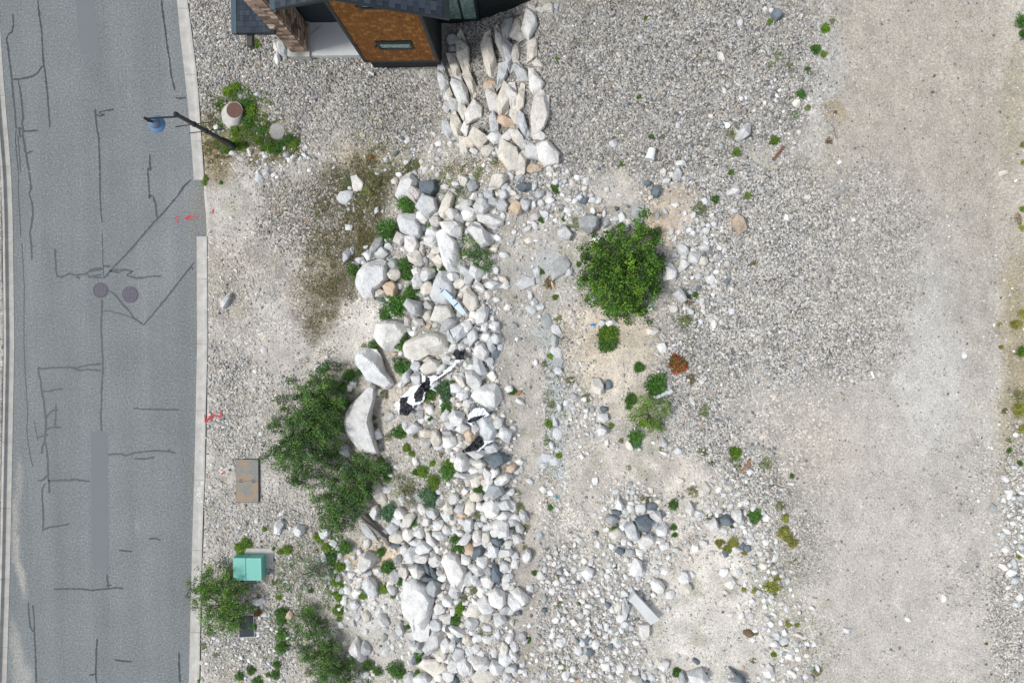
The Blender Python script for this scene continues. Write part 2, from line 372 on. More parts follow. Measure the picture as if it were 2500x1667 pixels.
# base colours and painted rock-pile shade: x, y, rx, ry, angle, weight, rgb
TINT = [(1130, 1350, 150, 320, 0, .55, (.24, .225, .205)), (1080, 850, 150, 330, 0, .5, (.26, .245, .225)), (1040, 560, 110, 120, 0, .5, (.25, .235, .20)), (1550, 1330, 90, 150, 0, .35, (.30, .285, .26)), (1480, 1570, 130, 80, 0, .35, (.30, .285, .26)),  # rubble piles: crevice shade between rocks painted as darker ground colour
        (640, 600, 150, 260, 0, .35, (.33, .30, .265)), (870, 540, 60, 190, 14, .95, (.105, .10, .062)), (800, 640, 60, 160, 14, .8, (.18, .165, .115)), (850, 460, 90, 70, 10, .85, (.12, .115, .07)), (940, 400, 60, 40, 0, .8, (.13, .13, .075)),(2250, 250, 330, 380, 0, .8, (.385, .35, .30)), (2400, 600, 90, 500, 0, .7, (.36, .33, .285)), (2150, 700, 260, 300, 0, .4, (.37, .35, .33)),
        (2180, 1200, 280, 420, 0, .8, (.43, .40, .365)), (2230, 1500, 300, 240, 0, .8, (.46, .43, .395)), (2270, 950, 80, 180, 0, .9, (.49, .475, .455)), (2260, 780, 40, 160, 0, .5, (.45, .44, .42)),
        (2420, 1040, 40, 200, 8, .5, (.48, .46, .43)), (1960, 1080, 140, 110, 0, .6, (.42, .385, .34)),
        (1500, 860, 120, 110, 0, .9, (.56, .49, .39)), (1440, 800, 70, 60, 0, .7, (.54, .47, .38)), (1520, 960, 70, 70, 0, .8, (.53, .48, .41)), (1570, 1130, 130, 70, 10, .7, (.50, .46, .41)),
        (1680, 1180, 90, 70, 0, .7, (.53, .49, .44)), (1720, 1440, 140, 250, 20, .95, (.60, .57, .52)), (1640, 1330, 80, 80, 0, .8, (.55, .51, .46)), (1800, 1600, 110, 90, 0, .8, (.55, .52, .48)),
        (1640, 500, 60, 90, 20, .8, (.54, .46, .38)), (1600, 560, 40, 50, 0, .8, (.52, .41, .31)), (1510, 455, 50, 55, 0, .9, (.50, .46, .43)), (1430, 470, 30, 20, 0, .6, (.48, .45, .42)),
        (1870, 380, 70, 50, 20, .8, (.52, .49, .46)), (1990, 210, 60, 160, 8, .8, (.47, .455, .44)), (2040, 270, 26, 28, 0, .95, (.33, .28, .20)),
        (1290, 1200, 40, 500, 0, .8, (.43, .395, .36)), (1320, 600, 90, 90, 0, .7, (.47, .44, .41)), (1280, 780, 50, 120, 0, .6, (.44, .40, .36)), (1440, 1220, 80, 120, 0, .6, (.45, .42, .38)),
        (870, 800, 80, 60, 0, .95, (.55, .52, .48)), (840, 860, 60, 70, 0, .7, (.52, .49, .45)), (700, 850, 130, 70, 0, .7, (.46, .43, .395)), (640, 940, 80, 90, 0, .5, (.43, .40, .37)),
        (560, 480, 110, 90, 0, .6, (.43, .41, .375)), (700, 770, 130, 60, 0, .6, (.45, .425, .40)), (835, 640, 50, 110, 15, .9, (.125, .115, .075)), (880, 480, 60, 90, 20, .95, (.11, .11, .06)),
        (790, 720, 45, 130, 15, .85, (.15, .135, .095)), (760, 730, 60, 90, 0, .5, (.28, .25, .20)), (560, 700, 70, 90, 0, .3, (.35, .30, .23)), (1180, 405, 55, 30, 0, .95, (.36, .26, .17)), (1120, 430, 60, 40, 0, .7, (.25, .22, .13)),
        (520, 370, 55, 60, 0, .9, (.26, .21, .13)), (600, 310, 110, 60, 20, .7, (.22, .20, .10)), (640, 370, 60, 30, 0, .5, (.3, .27, .18)), (900, 370, 90, 50, 0, .6, (.38, .34, .26)), (930, 300, 60, 50, 0, .35, (.25, .26, .15)),
        (990, 1110, 70, 60, 0, .5, (.45, .42, .38)), (900, 1380, 60, 60, 0, .9, (.54, .44, .33)), (925, 1330, 40, 60, 40, .8, (.52, .42, .31)), (900, 1560, 90, 110, 0, .8, (.45, .43, .40)), (890, 1460, 60, 60, 0, .9, (.56, .55, .53)),
        (960, 960, 60, 40, 0, .8, (.48, .43, .37)), (1060, 960, 40, 60, 0, .9, (.50, .42, .33)), (1140, 1490, 60, 60, 0, .6, (.54, .46, .36)), (930, 1030, 40, 60, 0, .6, (.42, .39, .35)),
        (1310, 660, 40, 70, 40, .7, (.37, .39, .40)), (1345, 860, 18, 90, -5, .85, (.38, .41, .425)), (1355, 1050, 22, 120, 0, .75, (.38, .42, .44)), (1345, 1130, 30, 60, 0, .7, (.42, .46, .47)), (1290, 800, 40, 60, 20, .4, (.33, .35, .34)),
        (2475, 250, 30, 160, 0, .8, (.30, .27, .21)), (2490, 850, 45, 260, 0, .85, (.29, .25, .17)), (2460, 1050, 30, 120, 0, .5, (.36, .32, .24)), (1900, 1430, 60, 110, -20, .4, (.36, .35, .28)),
        (-30, 700, 60, 1200, 0, .7, (.45, .43, .40)), (720, 1480, 130, 140, 0, .5, (.34, .31, .27)), (780, 1330, 90, 100, 0, .4, (.34, .31, .26)), (820, 1000, 60, 90, 0, .5, (.26, .24, .18))]
def tint(px, py, gr):
    base = np.array((.402, .380, .347)) * np.ones(np.shape(px) + (3,))
    n = fbm(px, py, 170, 41)[..., None]
    base = base * (.90 + .2 * n)
    for i, b in enumerate(TINT):
        w = blobs(px, py, [b], 22, 60 + i % 5)[..., None]
        base = base * (1 - w) + np.array(b[6]) * w
    g = (gr * .62)[..., None]
    base = base * (1 - g) + np.array((.215, .205, .193)) * g
    f = (fbm(px, py, 30, 71, 3)[..., None] - .5); base = base * (1 + (.5 - .36 * sstep((px - 1900) / 200)[..., None]) * f)
    mo = sstep((fbm(px, py, 46, 91, 4) - .60) / .10)[..., None] * .35 * (1 - sstep((px - 1950) / 200))[..., None]
    return (base * (1 - mo) + np.array((.26, .255, .17)) * mo) * np.array((1.0, .995, .98))

gx = np.concatenate([[-15000, -6000, -2500, -1200, -800], np.arange(-500, 3001, 7), [3400, 4200, 6500, 16000]])
gy = np.concatenate([[-14000, -6000, -2500, -1200, -800], np.arange(-500, 2151, 7), [2500, 3300, 6000, 15000]])
GX, GY = np.meshgrid(gx, gy); TV = G(GX, GY).reshape(-1, 3)
nx, ny = len(gx), len(gy); ii = (np.arange(ny - 1)[:, None] * nx + np.arange(nx - 1)[None]).ravel()
TF = np.stack([ii, ii + nx, ii + nx + 1, ii + 1], -1)
gr = grav(GX, GY); tc = tint(GX, GY, gr)
me = mk_np('ground', TV, TF, tc.reshape(-1, 3), True)
a = me.attributes.new('grav', 'FLOAT', 'POINT'); a.data.foreach_set('value', np.clip(np.maximum(gr, .55 * fbm(GX, GY, 30, 55) * (.2 + .8 * clear(GX, GY)) * (1 - .6 * sstep((GX - 1950) / 150))), 0, 1).astype(np.float32).ravel())
ground = link('ground', me, MG); ground['kind'] = 'structure'

# ------------------------------------------------------------------ road, kerbs
ry = np.arange(-480, 2150, 14.0); tt = np.linspace(0, 1, 60)
RX = klo(ry)[:, None] + 1 + (kro(ry) - klo(ry) - 2)[:, None] * tt[None]; RY = ry[:, None] + 0 * RX
RV = P(RX, RY, 0 * RX).reshape(-1, 3); n = len(tt)
ii = (np.arange(len(ry) - 1)[:, None] * n + np.arange(n - 1)[None]).ravel()
rc = np.array((.170, .186, .188)) * np.ones(RX.shape + (3,))
def rmix(w, c):
    global rc; w = w[..., None]; rc = rc * (1 - w) + np.array(c) * w
rmix(blobs(RX, RY, [(38, 1300, 10, 90, -5, .8), (52, 1400, 9, 60, -14, .85), (44, 1600, 16, 80, -10, .6), (40, 1180, 9, 60, 0, .45), (55, 1650, 25, 30, 0, .6)], 8), (.34, .33, .30))
rmix(blobs(RX, RY, [(338, 1310, 2, 40, 0, .25), (314, 237, 3, 4, 0, .6)], 3), (.45, .45, .43))
rmix(blobs(RX, RY, [(400, 640, 70, 120, 25, .5), (450, 500, 40, 70, 10, .6), (430, 250, 16, 300, -6, .35)], 5), (.205, .212, .220))
rmix(blobs(RX, RY, [(480, 300, 6, 300, -4, .6), (474, 520, 14, 60, 0, .35), (478, 700, 3, 300, 0, .5), (466, 1300, 3, 330, 1, .4)], 5), (.20, .18, .14))
road = link('road', mk_np('road', RV, np.stack([ii, ii + n, ii + n + 1, ii + 1], -1), rc.reshape(-1, 3), True), MA); road['kind'] = 'structure'

def kerb(name, inner, outer, joints, side):
    root = empty(name, tuple(P(float(inner(800)), 800, 0))); root['kind'] = 'structure'
    for y0, y1 in joints:
        ys = np.linspace(y0 + .35, y1 - .35, max(2, int((y1 - y0) / 30) + 1)); V = []; Fc = []
        for y in ys:
            a, b = float(inner(y)), float(outer(y))
            for f, z in ((0, -.05), (0, .012), (.55, .022), (.64, .045), (.74, .10), (.80, .125), (.97, .13), (1, .12), (1, -.08)):
                V.append(P(a + (b - a) * f, y, z))
        q = 9
        for i in range(len(ys) - 1):
            for j in range(q - 1):
                f = (i * q + j, i * q + j + 1, (i + 1) * q + j + 1, (i + 1) * q + j)
                Fc.append(f if side > 0 else f[::-1])
        Fc.append(tuple(range(q))); Fc.append(tuple(range(len(ys) * q - 1, (len(ys) - 1) * q - 1, -1)))
        me = mk('kerb_segment', V, Fc, 30)
        link('kerb_segment', me, MCON, root)
    return root
J = [-420, -260, -140, 21, 182, 345, 440]; J2 = [577, 681, 840, 1002, 1171, 1343, 1543, 1740, 1900, 2100]
kerb('kerb', kri, kro, list(zip(J[:-1], J[1:])) + list(zip(J2[:-1], J2[1:])), 1)
JL = [-420, -260, -100, 72, 234, 407, 579, 753, 917, 1080, 1240, 1414, 1580, 1750, 1950, 2100]
kerb('far_kerb', kli, klo, list(zip(JL[:-1], JL[1:])), -1)

def ribbon(name, pts, w, mat, parent, z=.004, jit=.35, px_w=None, seed=0, step=4, zf=None):
    r = random.Random(seed); Q = []
    for (x0, y0), (x1, y1) in zip(pts[:-1], pts[1:]):
        d = math.hypot(x1 - x0, y1 - y0); m_ = max(1, int(d / step))
        for i in range(m_): Q.append((x0 + (x1 - x0) * i / m_ + r.uniform(-.5, .5) * min(1, step / 4), y0 + (y1 - y0) * i / m_ + r.uniform(-.5, .5) * min(1, step / 4)))
    Q.append(pts[-1]); V = []; Fc = []
    W3 = [np.array(P(x, y, z if zf is None else zf(x, y))) for x, y in Q]
    for i, p_ in enumerate(W3):
        d = W3[min(i + 1, len(W3) - 1)] - W3[max(i - 1, 0)]; d[2] = 0; d /= np.linalg.norm(d) + 1e-9; u = np.array((-d[1], d[0], 0))
        ww = w * (1 + jit * r.uniform(-1, 1)) * (.5 if i in (0, len(W3) - 1) else 1)
        V += [p_ + u * ww / 2, p_ - u * ww / 2]
    for i in range(len(W3) - 1): Fc.append((2 * i + 1, 2 * i + 3, 2 * i + 2, 2 * i))
    return link(name, mk(name, V, Fc), mat, parent)
CR = {'R1': """118,130 122,230 110,290 75,320 58,370 70,415 82,520 98,640 110,760 120,880 135,1000 145,1165
345,0 350,80 375,250 385,400 390,520 400,600 415,690 430,830 440,960 448,1080 455,1160
400,600 380,610 350,660 300,695 230,715 110,728
165,735 185,830 198,950 210,1080 200,1120 210,1180 205,1240 225,1320 240,1420 262,1560
145,1165 210,1175 215,1200 350,1190
175,1180 185,1260
145,1180 140,1300 155,1450 165,1568
160,1230 175,1380 185,1568
215,1350 245,1400 300,1380
240,1410 280,1375
1470,0 1485,130 1505,260 1520,400 1545,540 1560,680 1595,830
1600,885 1615,900 1695,890
865,995 875,1045 905,1060 955,1050 900,1030 905,1020 1030,1000 1030,990
865,995 880,1150 900,1260 905,1400 910,1568
1365,1405 1362,1470 1375,1550 1350,1535 1348,1568""",
'R2': """265,0 283,155 265,190 295,310 297,400 272,560 285,680 290,805
290,675 315,675
165,0 170,240 190,600
200,640 212,900 222,1060 218,1300 218,1568
910,0 912,200 922,400 932,460
930,560 935,700 942,900 945,970
1348,0 1362,240 1370,210 1395,225 1418,290 1430,420
1740,70 1690,120 1625,210 1500,360 1400,460 1290,590 1150,750 1050,850 945,970
1700,100 1630,190
498,700 505,800 508,900 520,950 560,958 635,925 680,940 780,930 830,890 900,875 940,880
700,940 725,975
715,940 690,970
800,935 812,960 930,930
850,962 935,960
940,860 1010,858
1020,890 1130,890 1215,905 1150,940 1240,968 1320,960 1410,948 1475,952
1000,900 1080,915 1130,895
810,910 940,880
985,1085 1010,1090 1060,1130 1120,1210 1180,1270 1215,1330 1305,1390
940,1265 990,1262 1060,1285 1130,1300 1215,1335
1305,1395 1380,1310 1520,1145 1640,990 1770,825
1745,865 1762,890
930,1160 928,1300 920,1400 928,1568""",
'R3': """928,0 935,130 938,240 925,420 925,560 918,640 925,790
218,0 230,280 245,520 252,640 243,760 255,900 280,1040 298,1115
345,210 380,225 480,215 620,210 700,215 800,190 920,180
650,215 720,240 780,232 925,238
348,210 350,260 368,330 378,430 398,520 415,680 418,760 405,870 425,960 435,1100 435,1190 445,1260 450,1360
385,432 440,432 500,415 575,408
420,690 440,640 480,605 535,600
508,540 510,620 498,750
412,785 450,765 500,755 560,760
308,690 325,790 345,885
335,855 435,820
405,880 385,940 378,1000
345,1240 385,1240 435,1190
435,1245 520,1243 680,1235 820,1250
410,1270 385,1310 382,1380 395,1568
1210,590 1235,583 1300,592 1635,597
980,1003 1100,1000 1145,1015 1230,990 1400,970 1520,975 1605,993
1520,975 1560,962
1225,1043 1320,1045 1405,1028""",
'R4': """395,0 392,170 385,185
395,170 440,150 540,135 610,125 632,108
1080,358 1205,367
1358,253 1410,248 1465,265
485,712 640,708 760,712 830,722 990,708 1060,695 1125,708
975,575 985,670 990,710
965,680 1020,672
255,830 262,920 275,1050 300,1100
298,855 310,980 312,1100 322,1280 330,1568
885,1160 878,1300 872,1480 880,1568
810,1495 870,1485
1045,1352 1110,1365 1205,1373
1632,1285 1632,1400 1640,1568"""}
THIN = {('R2', 2), ('R2', 3), ('R2', 5), ('R3', 1), ('R1', 6), ('R1', 7), ('R3', 9), ('R2', 19)}
sd_ = 0; zz = 0
for rg, txt in CR.items():
    for i, ln in enumerate(txt.split('\n')):
        pts = [rp(rg, *map(float, q.split(','))) for q in ln.split()]; sd_ += 1
        ribbon('crack_seal', pts, .034 if (rg, i) in THIN else .072, MCR, road, .0035 + .0006 * (sd_ % 9), .35, seed=sd_)
for rg, q in (('R1', [(685, -60), (850, -60), (880, 200), (900, 390), (905, 495), (742, 500), (722, 380), (700, 150)]), ('S', [(222, 1053), (262, 1052), (264, 1200), (265, 1389), (225, 1389), (223, 1200)])):
    pts = [P(*rp(rg, *v), .0025) for v in q]
    prism('asphalt_patch', pts, (0, 0, -.006), MPATCH, road)

# red survey marks and chalk lettering: flat print on road, verge and kerb
zr = lambda x, y: .009
ribbon('paint_mark', [rp('R2', *q) for q in ((1628, 408), (1605, 410), (1597, 422), (1606, 434), (1622, 440), (1626, 452), (1612, 460), (1594, 456))], .035, MRED, road, jit=.15, step=3, zf=zr)
ribbon('paint_mark', [rp('R2', *q) for q in ((1800, 410), (1740, 412), (1680, 425), (1740, 395), (1735, 390))], .035, MRED, road, jit=.15, step=3, zf=lambda x, y: .0095)
ribbon('paint_mark', [rp('R2', *q) for q in ((1680, 425), (1745, 434))], .035, MRED, road, jit=.15, step=3, zf=lambda x, y: .010)
zg = lambda x, y: float(hgt(x, y)) + .035
for q in (((192, 650), (195, 715), (125, 690), (110, 750)), ((118, 690), (72, 755))):
    ribbon('paint_mark', [rp('Q2', *v) for v in q], .05, MRED, ground, jit=.25, step=3, zf=lambda x, y: float(hgt(x, y)) + .05 if x > kro(y) else .15)
ribbon('paint_mark', [rp('Q2', 68, 755), rp('Q2', 64, 690)], .04, MRED, ground, jit=.2, step=3, zf=lambda x, y: .136)
ribbon('paint_mark', [rp('Q1', 156, 430), rp('Q1', 152, 478)], .04, MRED, ground, jit=.2, step=3, zf=zg)
ribbon('paint_mark', [rp('Q2', 222, 1152), rp('Q2', 196, 1168)], .07, MRED, ground, jit=.3, step=3, zf=zg)
cz = lambda x, y: float(np.interp((x - kri(y)) / (kro(y) - kri(y)), [0, .55, .64, .74, .8, .97, 1], [.012, .022, .045, .10, .125, .13, .12])) + .004
Cw = [((490, 400), (520, 450), (545, 490), (500, 510), (495, 400)), ((370, 430), (330, 480), (350, 520)), ((490, 620), (500, 740), (470, 745)), ((380, 620), (360, 700), (400, 740), (430, 640)),
      ((470, 830), (310, 885), (330, 910), (470, 965)), ((250, 960), (300, 990)), ((490, 1110), (470, 1170), (520, 1180), (500, 1120)), ((350, 1040), (370, 1170), (430, 1190))]
kroot = bpy.data.objects['kerb']
for q in Cw: ribbon('chalk_letter', [(460 + x * .06378, 1150 + y * .06378) for x, y in q], .030, MCHALK, kroot, jit=.2, step=1.5, zf=cz)

# ------------------------------------------------------------------ rocks
ALB = {'w': (.68, .675, .66), 'l': (.56, .572, .575), 't': (.64, .605, .54), 'p': (.60, .572, .545), 'g': (.37, .385, .385), 'd': (.15, .18, .205), 'o': (.56, .44, .33), 'b': (.20, .14, .09)}
CWORD = {'w': 'white', 'l': 'pale grey', 't': 'cream', 'p': 'pinkish', 'g': 'mid grey', 'd': 'dark slate', 'o': 'orange tan', 'b': 'brown'}
def polyR(poly, th):
    out = []
    for t in th:
        d = (math.cos(t), math.sin(t)); best = .02
        for (x0, y0), (x1, y1) in zip(poly, poly[1:] + poly[:1]):
            ex, ey = x1 - x0, y1 - y0; den = d[0] * ey - d[1] * ex
            if abs(den) < 1e-9: continue
            s = (x0 * ey - y0 * ex) / den; u = (x0 * d[1] - y0 * d[0]) / den
            if s > 0 and -1e-6 <= u <= 1 + 1e-6: best = max(best, s)
        out.append(best)
    return np.array(out)
def rock_arrays(poly, H, seed, n=26, rings=(.25, .45, .62, .76, .87, .95, 1.0), flat=0.0):
    r = np.random.default_rng(seed)
    va = sorted(math.atan2(y, x) % (2 * math.pi) for x, y in poly)
    keep = [a_ for i_, a_ in enumerate(va) if i_ == 0 or a_ - va[i_ - 1] > .12][:n]
    while len(keep) < n:
        gp = [((keep[(i_ + 1) % len(keep)] - keep[i_]) % (2 * math.pi) or 2 * math.pi, i_) for i_ in range(len(keep))]; g0, i_ = max(gp); keep.insert(i_ + 1, keep[i_] + g0 / 2)
    th = np.array(keep); R = polyR(poly, th); R *= 1 + .012 * r.standard_normal(n)
    Rm = R.mean()
    nf = r.integers(4, 8) if flat < .5 else 3; pl = []
    for _ in range(nf):
        a = r.uniform(0, 2 * math.pi); pl.append((math.cos(a), math.sin(a), r.uniform(.80, 1.25), r.uniform(.15, .95) * (1 - flat)))
    for _ in range(r.integers(4, 7)):
        a = r.uniform(0, 6.28); s_ = r.uniform(1.1, 2.4); Rl = R[int(np.argmin(np.abs((th - a + math.pi) % (2 * math.pi) - math.pi)))] / Rm; pl.append((math.cos(a), math.sin(a), r.uniform(.15, .60) * (1 - flat * .3) + s_ * Rl * (r.uniform(.86, .97) + .06 * flat), s_))
    a0 = r.uniform(0, 6.28); pl.append((math.cos(a0), math.sin(a0), r.uniform(.78, .95), r.uniform(.0, .25)))
    def ztop(x, y, f):
        z = (1 - f ** 3.4) ** .55 * 1.05
        for ca, sa, c, s in pl: z = np.minimum(z, c - s * (x * ca + y * sa) / Rm)
        return np.maximum(z, .10 * (1 - f) + .02) * H
    ph = r.uniform(0, 9, 4)
    def wob(x, y): return .035 * H * (np.sin(x / Rm * 5 + ph[0]) * np.sin(y / Rm * 6 + ph[1]) + .6 * np.sin(x / Rm * 11 + ph[2]) * np.sin(y / Rm * 9 + ph[3]))
    V = [np.array([[0, 0, float(ztop(np.array(0.), np.array(0.), 0.))]])]
    for f in rings:
        x = R * f * np.cos(th); y = R * f * np.sin(th); z = ztop(x, y, f) + wob(x, y) * (1 - f)
        V.append(np.stack([x, y, z], -1))
    for f, dz in ((1.0, -.14), (.92, -.4), (.6, -.7)):
        V.append(np.stack([R * f * np.cos(th), R * f * np.sin(th), np.full(n, dz * H)], -1))
    V = np.concatenate(V); nr = len(rings) + 3; F = [(0, 1 + j, 1 + (j + 1) % n) for j in range(n)]
    for i in range(nr - 1):
        for j in range(n):
            a, b = 1 + i * n + j, 1 + i * n + (j + 1) % n; F += [(a, a + n, b + n), (a, b + n, b)]
    return V, np.array(F)
ROCKS = []; EXCL = []      # EXCL: ellipses (px,py,r) that stop rubble
THINGS = []                # dicts for the labels
def add_rock(polypx, col, seed, name='rock', parent=None, hf=.42, dz=0.0, label=None, flat=0.0, matr=None):
    a = np.array(polypx, float); cx, cy = a.mean(0)
    hv_ = hgt(a[:, 0], a[:, 1]); z0 = float(hgt(cx, cy)) * .4 + float(hv_.max()) * .6; Lx = a.max(0) - a.min(0); L = max(Lx) / 60; Wd = min(Lx) / 60
    Hh = hf * (Wd * .7 + L * .3) * (.85 + .3 * random.random())
    zc = z0 + Hh * .22 + dz
    w = np.array([P(x, y, zc) for x, y in polypx]); c = w.mean(0)
    big = L > 1.1; n = 44 if big else (28 if L > .5 else 18)
    rings = (.16, .3, .43, .55, .66, .76, .85, .92, .97, 1.0) if big else ((.25, .45, .62, .76, .87, .95, 1.0) if L > .5 else (.35, .62, .82, .95, 1.0))
    V, Fc = rock_arrays([(x - c[0], y - c[1]) for x, y, _ in w], Hh * (1.0), seed, n, rings, flat)
    me = mk_np(name, V, Fc); me.polygons.foreach_set('use_smooth', [True] * len(me.polygons)); me.set_sharp_from_angle(angle=math.radians(20))
    o = bpy.data.objects.new(name, me); COL.objects.link(o); me.materials.append(matr or MROCK); o.location = (c[0], c[1], zc)
    if parent is not None: o.parent = parent; o.matrix_parent_inverse = parent.matrix_basis.inverted()
    b = ALB[col]; j = .93 + .14 * random.random(); hj = random.uniform(-.02, .02)
    o.color = (b[0] * j * (1 + hj), b[1] * j, b[2] * j * (1 - hj), 1)
    EXCL.append((cx, cy, Lx[0] * .46, Lx[1] * .46))
    return o, cx, cy, L
def ell(cx, cy, L, Wd, ang, seed):
    r = random.Random(seed); k_ = r.choice((4, 5, 5, 6, 6, 7)); out = []; a0 = math.radians(ang); off = r.random()
    for i in range(k_):
        t = 2 * math.pi * (i + off + r.uniform(-.26, .26)) / k_
        f = r.uniform(1.0, 1.24) + (.12 if k_ < 6 else 0); x, y = L / 2 * f * math.cos(t), Wd / 2 * f * math.sin(t)
        out.append((cx + x * math.cos(a0) - y * math.sin(a0), cy + x * math.sin(a0) + y * math.cos(a0)))
    return out
